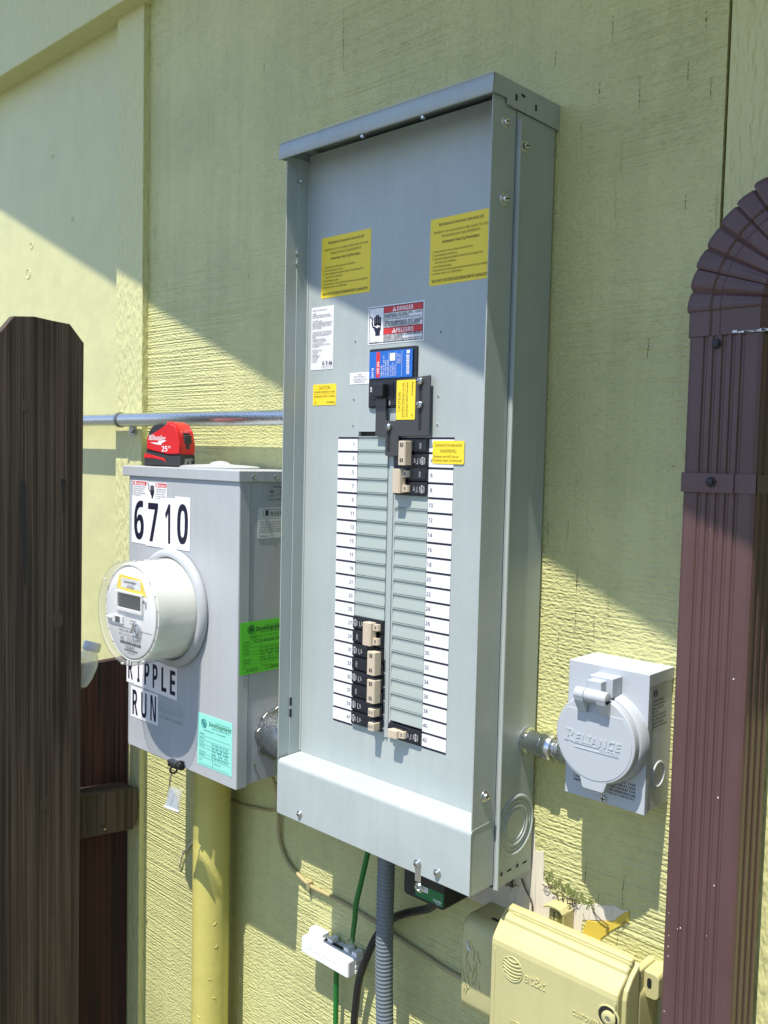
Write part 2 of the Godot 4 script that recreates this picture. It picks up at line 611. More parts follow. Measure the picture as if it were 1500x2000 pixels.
func mottle(sd: int, low: float, scuffs: int) -> ImageTexture:
	var n := 1024
	var broad := grain_image(n, n, 96, 96, 0.06, sd, 4).get_data()
	var run := grain_image(n, n, 512, 24, 0.08, sd + 100, 3).get_data()
	var spot := grain_image(n, n, 512, 512, 0.12, sd + 200, 3).get_data()
	var b := PackedByteArray()
	b.resize(n * n)
	for i in n * n:
		var t := clampf((broad[i] - 70) / 120.0, 0.0, 1.0) * 0.5 + clampf((run[i] - 70) / 120.0, 0.0, 1.0) * 0.3 + clampf((spot[i] - 50) / 120.0, 0.0, 1.0) * 0.2
		b[i] = int(255.0 * pow(low + (1.0 - low) * t, 0.4545))
	for k in scuffs:
		var x := rng.randf_range(0, n)
		var y := rng.randf_range(0, n)
		var a := rng.randf_range(0, TAU)
		var d := rng.randf_range(-14.0, 8.0)
		for j in rng.randi_range(3, 40):
			x += cos(a)
			y += sin(a)
			a += rng.randfn(0, 0.08)
			var at := posmod(int(y), n) * n + posmod(int(x), n)
			b[at] = int(clampf(b[at] + d, 0, 255))
	var im := Image.create_from_data(n, n, false, Image.FORMAT_L8, b)
	im.convert(Image.FORMAT_RGB8)
	return ImageTexture.create_from_image(im)

# ---------------------------------------------------------------- house
func build_house() -> void:
	var w := thing("house_wall", Vector3(-0.4, -1.6, 0), "yellow-green painted rough plywood wall of the house with a vertical batten", "wall")
	var roof_y := func(x: float) -> float: return 0.769 - 0.447 * x
	var mb := MB.new(M.wall_paint)
	mb.prism(v2([-0.906, -1.6, 0.2187, -1.6, 0.2187, roof_y.call(0.2187), -0.906, roof_y.call(-0.906)]), 2, -0.02, 0.0)
	part("siding_panel", mb, w, "rough sawn siding panel behind the equipment")
	mb = MB.new(M.smooth_paint)
	mb.prism(v2([-3.2, -1.6, -0.99, -1.6, -0.99, roof_y.call(-0.99), -3.2, roof_y.call(-3.2)]), 2, -0.024, -0.003)
	part("siding_panel", mb, w, "smoother siding panel left of the batten")
	mb = MB.new(M.trim_paint)
	mb.prism(v2([0.2212, -1.6, 1.46, -1.6, 1.46, roof_y.call(1.46), 0.2212, roof_y.call(0.2212)]), 2, -0.02, -0.0012, 0.001)
	mb.use(M.dark_slot)
	mb.box(Vector3(0.2180, -1.6, -0.02), Vector3(0.2214, roof_y.call(0.22), -0.009))
	part("siding_panel", mb, w, "siding panel behind the downspout")
	mb = MB.new(M.trim_paint)
	mb.prism(v2([-1.002, -1.6, -0.906, -1.6, -0.906, 0.86, -1.002, 0.86]), 2, -0.02, 0.0135, 0.0015)
	part("batten", mb, w)
	mb = MB.new(M.trim_paint)
	mb.box(Vector3(-3.2, 0.818, -0.01), Vector3(-0.893, 1.02, 0.044), 0.003)
	part("trim_board", mb, w, "wide trim board across the top left")
	# knots and flaws on the smooth panel
	for k in [[-1.416, 0.378, 0.011], [-1.40, 0.44, 0.007], [-1.21, 0.47, 0.004], [-1.30, 0.62, 0.004]]:
		mb = MB.new(M.smooth_paint)
		mb.torus(Vector3(k[0], k[1], -0.0035), Vector3.BACK, k[2], 0.0016, 14)
		part("knot", mb, w)
	# bare wood where the paint came away behind and right of the panel
	mb = MB.new(M.bare_wood)
	mb.prism(v2([-0.10, -0.50, 0.010, -0.50, 0.0118, -0.529, 0.0245, -0.525, 0.0262, -0.545, 0.0256, -0.564, 0.032, -0.569, 0.0409, -0.5775, 0.05, -0.577, 0.0625, -0.5786, 0.0858, -0.5743, 0.10, -0.567, 0.112, -0.5645, 0.1257, -0.5597, 0.137, -0.561, 0.1452, -0.5586, 0.1455, -0.570, 0.1439, -0.5793, 0.1329, -0.5754, 0.118, -0.582, 0.1023, -0.587, 0.0843, -0.5938, 0.082, -0.62, 0.06, -0.63, -0.10, -0.63]), 2, -0.004, 0.0009, 0.0004)
	part("bare_wood_patch", mb, w)
	mb = MB.new(M.ochre_paint)
	mb.prism(v2([0.0911, -0.5912, 0.104, -0.5885, 0.115, -0.583, 0.1245, -0.5827, 0.130, -0.574, 0.141, -0.562, 0.1465, -0.5595, 0.1462, -0.5735, 0.136, -0.581, 0.124, -0.5915, 0.111, -0.6064, 0.1081, -0.6179, 0.1, -0.632, 0.0831, -0.6216, 0.086, -0.605]), 2, -0.004, 0.0016, 0.0004)
	part("ochre_paint_patch", mb, w)
	mb = MB.new(M.caulk)
	for k in 26:
		var a := rng.randf_range(0, TAU)
		var p := Vector3(0.05 + rng.randfn(0, 0.022), -0.395 + rng.randfn(0, 0.006), 0.0012)
		var rr := rng.randf_range(0.002, 0.006)
		mb.flat(p, p + Vector3(cos(a), sin(a), 0.1) * rr, p + Vector3(cos(a + 1.6), sin(a + 1.6), -0.1) * rr, Vector3.BACK)
	var pc := part("peeling_paint", mb, w, "flakes of old paint round the pipe fitting")
	pc.set_meta("kind", "stuff")
	# open cracks in the boards
	mb = MB.new(M.twig)
	for c in [[-0.3758, 0.6464, 0.5527], [-0.5635, 0.6181, 0.5966], [0.0026, 0.4786, 0.46], [0.0656, 0.4254, 0.4015], [0.08, 0.4976, 0.4652], [0.1173, 0.4177, 0.38], [0.1755, 0.419, 0.3967], [0.1936, 0.4681, 0.4462], [0.2027, 0.3953, 0.3679], [0.1791, 0.274, 0.2571], [0.1418, 0.1188, 0.0954], [0.0433, -0.0973, -0.1228], [0.0588, -0.1565, -0.1881], [0.0585, -0.2011, -0.2456], [0.0859, -0.5169, -0.5587], [0.1381, -0.5185, -0.5652], [0.1325, -0.5776, -0.6089], [0.1051, -0.5524, -0.5651], [-0.8845, 0.4055, 0.3767], [-0.5983, 0.2842, 0.2713], [0.0838, -0.2104, -0.2479], [0.0358, -0.2397, -0.2752]]:
		var steps := maxi(3, int((c[1] - c[2]) / 0.006))
		var px: float = c[0]
		for k in steps:
			var ya := lerpf(c[1], c[2], float(k) / steps)
			var yb := lerpf(c[1], c[2], (k + rng.randf_range(0.6, 1.0)) / steps)
			var hw := 0.00036 * sin(PI * (k + 0.5) / steps) * rng.randf_range(0.3, 1.2) + 0.0001
			var nx := px + rng.randfn(0, 0.0004)
			mb.quad(Vector3(px - hw, ya, 0.0003), Vector3(px + hw, ya, 0.0003), Vector3(nx + hw, yb, 0.0003), Vector3(nx - hw, yb, 0.0003), Vector3.BACK)
			px = nx
	var ck := part("siding_crack", mb, w)
	ck.set_meta("kind", "stuff")
	# lichen, cobweb and dead vine along the paint edge
	mb = MB.new(M.twig)
	for k in 150:
		if k % 5 < 3:
			continue
		var t := rng.randf()
		var c := Vector3(lerpf(0.03, 0.075, t), lerpf(-0.563, -0.578, t), 0.003) if k < 90 else Vector3(-0.022, -0.583, 0.004) if k < 125 else Vector3(lerpf(0.075, 0.145, t), lerpf(-0.575, -0.577, t) - 0.012 * sin(t * PI), 0.002)
		c += Vector3(rng.randfn(0, 0.004), rng.randfn(0, 0.004), absf(rng.randfn(0, 0.0012)))
		if k < 125 or k % 3 == 0:
			var d := Vector3(rng.randfn(0, 1), rng.randfn(0, 1), rng.randfn(0, 0.5)).normalized() * rng.randf_range(0.0015, 0.0055)
			mb.tube(PackedVector3Array([c - d, c + Vector3(rng.randfn(0, 0.002), rng.randfn(0, 0.002), 0.001), c + d]), rng.randf_range(0.0003, 0.0007), 4)
	mb.tube(v3([-0.006, -0.571, 0.003, 0.002, -0.583, 0.004, 0.011, -0.596, 0.003, 0.012, -0.61, 0.003]), 0.0011, 5)
	mb.tube(v3([0.098, -0.572, 0.003, 0.108, -0.58, 0.005, 0.122, -0.586, 0.004, 0.118, -0.594, 0.003]), 0.0007, 5)
	mb.use(M.lichen)
	for k in 170:
		var t := rng.randf()
		var c := Vector3(lerpf(0.028, 0.10, t), lerpf(-0.556, -0.571, t), 0.0012) + Vector3(rng.randfn(0, 0.004), rng.randfn(0, 0.0045), 0)
		var a := rng.randf_range(0, TAU)
		var r := rng.randf_range(0.0008, 0.003)
		var up := Vector3(0, 0, 0.0002)
		mb.flat(c + up, c + Vector3(cos(a), sin(a), 0) * r, c + Vector3(cos(a + 2), sin(a + 2), 0) * r, Vector3.BACK)
		mb.flat(c + up, c + Vector3(cos(a + 2), sin(a + 2), 0) * r, c + Vector3(cos(a + 4), sin(a + 4), 0) * r, Vector3.BACK)
	var l := part("dried_vine_and_lichen", mb)
	tag(l, "dried vine bits and green lichen along the peeled paint above the tan box", "lichen")
	l.set_meta("kind", "stuff")

	# roof overhang: its sloping edge throws the long diagonal shadow
	var z0 := 0.40
	mb = MB.new(M.soffit_paint)
	var e := func(x: float, up: float) -> Vector2: return Vector2(x, 0.769 - 0.447 * x + up)
	mb.prism(PackedVector2Array([e.call(-3.4, 0.0), e.call(1.3, 0.0), e.call(1.3, 0.16), e.call(-3.4, 0.16)]), 2, z0 - 0.022, z0)
	var r := thing("roof_overhang", Vector3(-0.4, 0.95, 0.2), "sloping roof overhang above the wall", "roof")
	part("barge_board", mb, r)
	mb = MB.new(M.soffit_paint)
	mb.prism(PackedVector2Array([e.call(-3.4, 0.012), e.call(1.3, 0.012), e.call(1.3, 0.03), e.call(-3.4, 0.03)]), 2, -0.03, z0 - 0.023)
	part("soffit", mb, r)
	mb = MB.new(M.shingle)
	mb.prism(PackedVector2Array([e.call(-3.4, 0.162), e.call(1.33, 0.162), e.call(1.33, 0.178), e.call(-3.4, 0.178)]), 2, -2.5, z0 + 0.012)
	part("roof_covering", mb, r)

	# the wing of the house that closes the yard on the right
	mb = MB.new(M.trim_paint)
	mb.box(Vector3(1.46, -1.6, -0.02), Vector3(1.60, 1.05, 2.6))
	var wing := part("house_wing_wall", mb)
	wing.set_meta("kind", "structure")
	wing.set_meta("label", "painted side wall of the house wing beyond the right edge")

	mb = MB.new(M.concrete)
	mb.quad(Vector3(-60, -1.6, -60), Vector3(60, -1.6, -60), Vector3(60, -1.6, 60), Vector3(-60, -1.6, 60), Vector3.UP)
	var g := part("ground", mb)
	g.set_meta("kind", "structure")
	g.set_meta("label", "ground beside the house wall")

func build_fence() -> void:
	var f := thing("wooden_fence", Vector3(-0.92, -1.6, 0.2), "dark brown weathered wooden fence with dog-eared pickets meeting the wall", "fence")
	var near := [[0.1475, 0.300, 0.203, 0.012], [0.3075, 0.455, 0.196, -0.004]]
	for p in near:
		var z0: float = p[0]
		var z1: float = p[1]
		var y: float = p[2]
		var l: float = p[3]
		var mb := MB.new(M.fence_wood)
		mb.prism(v2([z0 + l, -1.58, z1 + l * 0.6, -1.58, z1, y - 0.034, z1 - 0.024, y - 0.004, z1 - 0.06, y, z0 + 0.06, y - 0.003, z0 + 0.027, y - 0.005, z0, y - 0.036]), 0, -0.899, -0.881, 0.0015)
		var o := part("picket", mb, f, "near picket with a dog-eared top" if z0 < 0.2 else "")
		if z0 < 0.2:
			mb = MB.new(M.dark_slot)
			mb.prism(v2([z0 + 0.119, -0.085, z0 + 0.112, -0.075, z0 + 0.108, -0.09, z0 + 0.107, -0.19, z0 + 0.109, -0.26, z0 + 0.112, -0.26, z0 + 0.116, -0.2]), 0, -0.89, -0.8806)
			mb.prism(v2([z0 + 0.045, -0.078, z0 + 0.037, -0.076, z0 + 0.034, -0.084, z0 + 0.038, -0.09, z0 + 0.039, -0.14, z0 + 0.041, -0.14, z0 + 0.043, -0.09]), 0, -0.89, -0.8806)
			part("crack", mb, o)
			for q in [[z0 + 0.125, -0.885, 0.0022], [z0 + 0.06, -0.865, 0.0022], [z0 + 0.10, -0.873, 0.0016]]:
				mb = MB.new(M.screw_black)
				mb.lathe(v2([0, 0, q[2], 0, q[2] * 0.9, 0.0006, 0, 0.0008]), Vector3(-0.881, q[1], q[0]), Vector3.RIGHT, 12)
				part("nail_head", mb, o)
			for q in [[z0 + 0.05, -0.33, 0.010, 0.016], [z0 + 0.11, 0.05, 0.006, 0.011], [z0 + 0.075, -0.66, 0.008, 0.013]]:
				mb = MB.new(M.twig)
				var kn := PackedVector2Array()
				for j in 14:
					var a := TAU * j / 14.0
					kn.append(Vector2(q[0] + cos(a) * q[2] * rng.randf_range(0.8, 1.1), q[1] + sin(a) * q[3] * rng.randf_range(0.85, 1.1)))
				mb.prism(kn, 0, -0.883, -0.8807)
				part("knot", mb, o)
	for p in [[0.0165, 0.155, -0.436], [0.16, 0.30, -0.43], [0.305, 0.445, -0.437]]:
		var mb := MB.new(M.maroon_wood)
		mb.prism(v2([p[0], -1.58, p[1], -1.58, p[1], p[2] - 0.003, p[0], p[2]]), 0, -0.963, -0.945, 0.001)
		part("picket", mb, f, "dark maroon picket behind the rail" if p[0] < 0.1 else "")
	var rail := MB.new(M.fence_wood)
	rail.xf = Transform3D(Basis(Vector3.RIGHT, Vector3(0, 1, 0), Vector3(0, 0.12, 1)), Vector3(0, -0.687, 0.024))
	rail.prism(v2([0.006, 0, 0.8, 0, 0.8, -0.085, 0.006, -0.085, 0.0, -0.078, -0.006, -0.03, -0.002, -0.004]), 0, -0.9435, -0.9005, 0.003)
	var ro := part("rail", rail, f, "cross rail with a rounded end near the wall")
	var mb2 := MB.new(M.zinc)
	mb2.cyl(Vector3(-0.9, -0.742, 0.098), Vector3(-0.884, -0.745, 0.101), 0.0022, 10)
	part("nail", mb2, ro)

	# a small bottle that leans out from behind the near picket
	var bt := thing("plastic_bottle", Vector3(-0.905, -0.468, 0.143), "small cloudy plastic bottle with a white cap behind the fence picket", "bottle")
	var bm := MB.new(M.cloudy_bottle)
	bm.xf = Transform3D(Basis(Vector3.RIGHT, -0.33), bt.position)
	bm.lathe(v2([0.006, 0, 0.013, 0.004, 0.019, 0.022, 0.021, 0.045, 0.018, 0.06, 0.012, 0.072, 0.012, 0.08]), Vector3.ZERO, Vector3.UP, 20)
	part("bottle_body", bm, bt)
	bm = MB.new(M.white_plastic)
	bm.xf = Transform3D(Basis(Vector3.RIGHT, -0.33), bt.position)
	bm.lathe(v2([0, 0.070, 0.0155, 0.070, 0.0165, 0.072, 0.0165, 0.084, 0.014, 0.087, 0, 0.087]), Vector3.ZERO, Vector3.UP, 24)
	part("bottle_cap", bm, bt)
	bm = MB.new(M.dark_slot)
	bm.xf = Transform3D(Basis(Vector3.RIGHT, -0.33), bt.position)
	bm.tube(v3([0, 0.004, 0, 0.002, -0.02, 0.004, 0.0, -0.05, 0.012]), 0.005, 8)
	part("bottle_neck", bm, bt)

# ---------------------------------------------------------------- breaker panel
func build_panel() -> void:
	var P := thing("breaker_panel", Vector3(-0.17, -0.554, 0), "tall open grey breaker panel with breakers and yellow stickers, mounted on the wall", "breaker panel")
	var x0 := -0.3482
	var x1 := 0.0085
	var zd := 0.0913
	var zf := 0.1318
	var G: Material = M.panel_grey
	var mb := MB.new(G)
	mb.box(Vector3(x0, -0.5535, 0.005), Vector3(x0 + 0.0016, 0.378, 0.0845))
	mb.box(Vector3(x1 - 0.0016, -0.5535, 0.005), Vector3(x1, 0.381, 0.0845))
	mb.box(Vector3(x0 + 0.0016, -0.5535, 0.005), Vector3(x1 - 0.0016, -0.5519, 0.0845))
	mb.box(Vector3(x0 + 0.0016, -0.5519, 0.005), Vector3(x1 - 0.0016, 0.40, 0.0066))
	var enc := part("enclosure", mb, P)
	mb = MB.new(G)
	mb.box(Vector3(x1, -0.5535, 0.0815), Vector3(x1 + 0.0058, 0.372, 0.0855), 0.0014)
	part("side_flange", mb, enc)
	# embossed knockout rings and punched holes on the right side
	mb = MB.new(G)
	for r in [[0.0365, 0.0022], [0.0305, 0.0012], [0.0245, 0.0018], [0.0195, 0.001]]:
		mb.torus(Vector3(x1, -0.4830, 0.0425), Vector3.RIGHT, r[0], r[1], 40)
	part("knockout", mb, enc)
	for h in [[-0.538, 0.070, 0], [-0.538, 0.036, 0], [-0.5385, 0.053, 1], [-0.5390, 0.019, 1]]:
		mb = MB.new(M.dark_slot)
		if h[2] == 0:
			mb.cyl(Vector3(x1 - 0.0005, h[0], h[1]), Vector3(x1 + 0.0003, h[0], h[1]), 0.003, 14)
			mb.use(G)
			mb.torus(Vector3(x1, h[0], h[1]), Vector3.RIGHT, 0.0034, 0.0007, 16)
		else:
			mb.box(Vector3(x1 - 0.0005, h[0] - 0.0012, h[1] - 0.0045), Vector3(x1 + 0.0003, h[0] + 0.0012, h[1] + 0.0045))
		part("mounting_hole", mb, enc)
	# cover frame: the two front rails
	mb = MB.new(G)
	mb.box(Vector3(x1 - 0.0028, -0.5465, 0.0856), Vector3(x1 - 0.0008, 0.392, zf), 0.0008)
	mb.box(Vector3(x0, -0.5445, 0.0846), Vector3(x0 + 0.0018, 0.392, zf), 0.0008)
	mb.box(Vector3(x0 + 0.0018, -0.5400, 0.0915), Vector3(x0 + 0.0034, 0.392, 0.1122), 0.0006)
	var cov := part("cover_frame", mb, P)
	mb = MB.new(M.dark_slot)
	mb.box(Vector3(x0 + 0.0030, -0.4085, 0.1085), Vector3(x0 + 0.0036, -0.3965, 0.1126))
	mb.box(Vector3(x0 + 0.0030, -0.3915, 0.1085), Vector3(x0 + 0.0036, -0.3795, 0.1126))
	part("hinge_slot", mb, cov)
	# hood
	mb = MB.new(G)
	mb.prism(v2([0.0, 0.4095, 0.136, 0.4065, 0.1374, 0.4079, 0.1374, 0.4090, 0.0, 0.4112]), 0, -0.3580, 0.0112)
	mb.prism(v2([0.1358, 0.3865, 0.1378, 0.3865, 0.1384, 0.3872, 0.1362, 0.4072, 0.1352, 0.4080, 0.1340, 0.4080]), 0, -0.3580, 0.0112, 0.0006, true)
	mb.prism(v2([0.0, 0.4094, 0.1357, 0.4066, 0.1357, 0.3878, 0.1085, 0.3884, 0.1085, 0.3815, 0.0, 0.3809]), 0, 0.0096, 0.0112)
	mb.prism(v2([0.0, 0.4094, 0.1357, 0.4066, 0.1357, 0.3878, 0.0, 0.3865]), 0, -0.3564, -0.3580)
	var hood := part("hood", mb, P)
	for h in [[0.3935, 0.0921, 0.0022, 0.004], [0.3993, 0.0788, 0.0044, 0.0016], [0.3933, 0.052, 0.0020, 0.004]]:
		mb = MB.new(M.dark_slot)
		mb.prism(round_rect(h[1] - h[2], h[0] - h[3], h[1] + h[2], h[0] + h[3], minf(h[2], h[3]) * 0.9), 0, 0.0108, 0.0114)
		part("vent_hole", mb, hood)
	for x in [-0.096, -0.1981]:
		mb = MB.new(M.zinc)
		mb.cyl(Vector3(x, 0.3935, 0.1358), Vector3(x, 0.3930, 0.1250), 0.0024, 8)
		mb.cyl(Vector3(x, 0.3865, 0.133), Vector3(x, 0.3832, 0.133), 0.003, 8)
		part("hood_screw", mb, hood)

	# dead front with two breaker windows
	var lx0 := -0.2356
	var lx1 := -0.1780
	var rx0 := -0.1645
	var rx1 := -0.1070
	var lt := 0.0089
	var rt := 0.0006
	var bot := -0.4004
	var lbot := -0.3972
	mb = MB.new(G)
	var zq := func(a: float, b: float, c: float, d: float) -> void:
		mb.quad(Vector3(a, b, zd), Vector3(c, b, zd), Vector3(c, d, zd), Vector3(a, d, zd), Vector3.BACK)
	var dx0 := x0 + 0.0036
	var dx1 := x1 - 0.003
	zq.call(dx0, lt, dx1, 0.400)
	zq.call(dx0, -0.4660, dx1, bot)
	zq.call(dx0, bot, lx0, lt)
	zq.call(lx1, bot, rx0, lt)
	zq.call(rx1, bot, dx1, lt)
	zq.call(rx0, rt, rx1, lt)
	zq.call(lx0, bot, lx1, lbot)
	for w in [[lx0, lx1, lbot, lt], [rx0, rx1, bot, rt]]:
		var b := zd - 0.006
		mb.quad(Vector3(w[0], w[2], zd), Vector3(w[0], w[3], zd), Vector3(w[0], w[3], b), Vector3(w[0], w[2], b), Vector3.RIGHT)
		mb.quad(Vector3(w[1], w[2], zd), Vector3(w[1], w[3], zd), Vector3(w[1], w[3], b), Vector3(w[1], w[2], b), Vector3.LEFT)
		mb.quad(Vector3(w[0], w[2], zd), Vector3(w[1], w[2], zd), Vector3(w[1], w[2], b), Vector3(w[0], w[2], b), Vector3.UP)
		mb.quad(Vector3(w[0], w[3], zd), Vector3(w[1], w[3], zd), Vector3(w[1], w[3], b), Vector3(w[0], w[3], b), Vector3.DOWN)
		mb.use(M.dark_slot)
		mb.quad(Vector3(w[0], w[2], b), Vector3(w[1], w[2], b), Vector3(w[1], w[3], b), Vector3(w[0], w[3], b), Vector3.BACK)
		mb.use(G)
	mb.box(Vector3(dx0, -0.466, zd - 0.03), Vector3(dx0 + 0.0012, 0.40, zd - 0.0002))
	# the folded edge where the dead front meets its left flange
	mb.tube(v3([dx0 + 0.0008, -0.462, zd + 0.0004, dx0 + 0.0008, 0.0, zd + 0.0004, dx0 + 0.0008, 0.39, zd + 0.0004]), 0.0016, 8)
	var dead := part("dead_front", mb, P)
	mb = MB.new(G)
	mb.box(Vector3(-0.1742, -0.4025, zd), Vector3(-0.1676, -0.018, zd + 0.0016), 0.0012)
	part("centre_rib", mb, dead)
	for h in [[-0.2455, 0.1319], [-0.0939, 0.1334], [-0.2462, 0.0531], [-0.0954, 0.0530], [-0.2462, 0.0173], [-0.0958, 0.0170], [-0.1745, -0.4045], [-0.1700, -0.4052]]:
		mb = MB.new(G)
		mb.torus(Vector3(h[0], h[1], zd), Vector3.BACK, 0.0015, 0.0006, 12)
		mb.use(M.dark_slot)
		mb.cyl(Vector3(h[0], h[1], zd - 0.001), Vector3(h[0], h[1], zd + 0.0003), 0.0012, 10)
		part("punched_dimple", mb, dead)

	# filler plates: blank plates where no breaker is fitted
	var pitch := 0.019048
	var filler := func(w: float) -> ArrayMesh:
		var f := MB.new(M.filler_grey)
		var hh := pitch * 0.5 - 0.0003
		f.prism(v2([-0.004, -hh, 0.0030, -hh, 0.0031, -hh + 0.0010, 0.0026, -0.0015, 0.0022, 0.0035, 0.0026, hh - 0.0016, 0.0036, hh - 0.0009, 0.0036, hh, -0.004, hh]), 0, -w / 2, w / 2)
		return f.commit()
	var fl: ArrayMesh = filler.call(lx1 - lx0 - 0.0016)
	var fr: ArrayMesh = filler.call(rx1 - rx0 - 0.0018)
	for k in 13:
		var o := MeshInstance3D.new()
		o.name = "filler_plate"
		o.mesh = fl
		dead.add_child(o, true)
		o.position = Vector3((lx0 + lx1) / 2 + 0.0006, -pitch * (k + 0.5) + 0.0028, zd - 0.0012) - dead.global_position
	for k in 16:
		var o := MeshInstance3D.new()
		o.name = "filler_plate"
		o.mesh = fr
		dead.add_child(o, true)
		o.position = Vector3((rx0 + rx1) / 2 + 0.0007, -pitch * (k + 4.5) + 0.0042, zd - 0.0012) - dead.global_position

	# circuit directories with their 42 cards
	for side in 2:
		var a := -0.2746 if side == 0 else -0.1075
		var b := -0.2362 if side == 0 else -0.0672
		var s := MB.new(M.ink)
		s.box(Vector3(a, -0.4012, zd), Vector3(b, 0.0014, zd + 0.0003))
		var strip := part("circuit_directory", s, P)
		for k in 21:
			var c := MB.new(M.white_paper)
			var yt := -pitch * k - 0.0014
			c.box(Vector3(a, yt - pitch + 0.0030, zd + 0.0003), Vector3(b, yt + 0.0001, zd + 0.0007))
			c.use(M.ink)
			c.text(str(k * 2 + 1 + side), Vector3(b - 0.0075 if side == 0 else a + 0.0052, yt - 0.0074, zd + 0.0010), Vector3.RIGHT, Vector3.UP, 0.0048, 0, F.sans)
			part("circuit_card", c, strip)

	# sloping ledge and apron under the dead front
	mb = MB.new(G)
	mb.prism(v2([zd - 0.002, -0.4640, zd + 0.002, -0.4638, 0.1290, -0.4652, 0.1316, -0.4662, 0.1334, -0.4688, 0.1338, -0.4720, 0.1338, -0.5446, 0.1322, -0.5446, 0.1322, -0.473, 0.128, -0.4668, zd - 0.002, -0.4655]), 0, x0 + 0.0042, x1 - 0.0004, 0.0, true)
	var apron := part("apron", mb, P)
	mb = MB.new(G)
	mb.box(Vector3(x0 + 0.002, -0.5446, 0.0), Vector3(x1 - 0.003, -0.5430, 0.1322))
	part("bottom_lip", mb, apron)
	var scr := func(parent: Node, at: Vector3, n: Vector3, r: float) -> void:
		var s := MB.new(M.zinc)
		hex_screw(s, at, n, r)
		part("screw", s, parent)
	scr.call(apron, Vector3(-0.2950, -0.5330, 0.1338), Vector3.BACK, 0.0036)
	scr.call(apron, Vector3(-0.0735, -0.5318, 0.1338), Vector3.BACK, 0.0044)
	scr.call(apron, Vector3(-0.0412, -0.5325, 0.1338), Vector3.BACK, 0.0040)
	mb = MB.new(M.zinc)
	mb.box(Vector3(-0.0775, -0.5545, 0.1330), Vector3(-0.0680, -0.5335, 0.1343), 0.0004)
	mb.xf = Transform3D(Basis(Vector3.RIGHT, 0.25), Vector3(-0.0700, -0.5610, 0.1340))
	mb.torus(Vector3.ZERO, Vector3.BACK, 0.0052, 0.0016, 18)
	part("seal_lug", mb, apron)
	var cs := [[0.3620, 0.1085], [0.2755, 0.1062], [-0.4290, 0.1085]]
	for c in cs:
		scr.call(cov, Vector3(x1 - 0.0008, c[0], c[1]), Vector3.RIGHT, 0.0058 if c[0] < 0.3 and c[0] > 0 else 0.0050)
	scr.call(enc, Vector3(x1, 0.3444, 0.0700), Vector3.RIGHT, 0.0052)
	for c in [[0.360, 0.1119], [0.2599, 0.1125], [0.2456, 0.1125]]:
		mb = MB.new(M.zinc)
		mb.cyl(Vector3(x0 + 0.0018, c[0], c[1]), Vector3(x0 + (0.011 if c[0] > 0.3 else 0.005), c[0], c[1]), 0.0022, 10, 0.0004)
		part("stud", mb, cov)

	build_stickers(P, zd)
	build_breakers(P, zd, lx0, lx1, rx0, rx1, pitch)

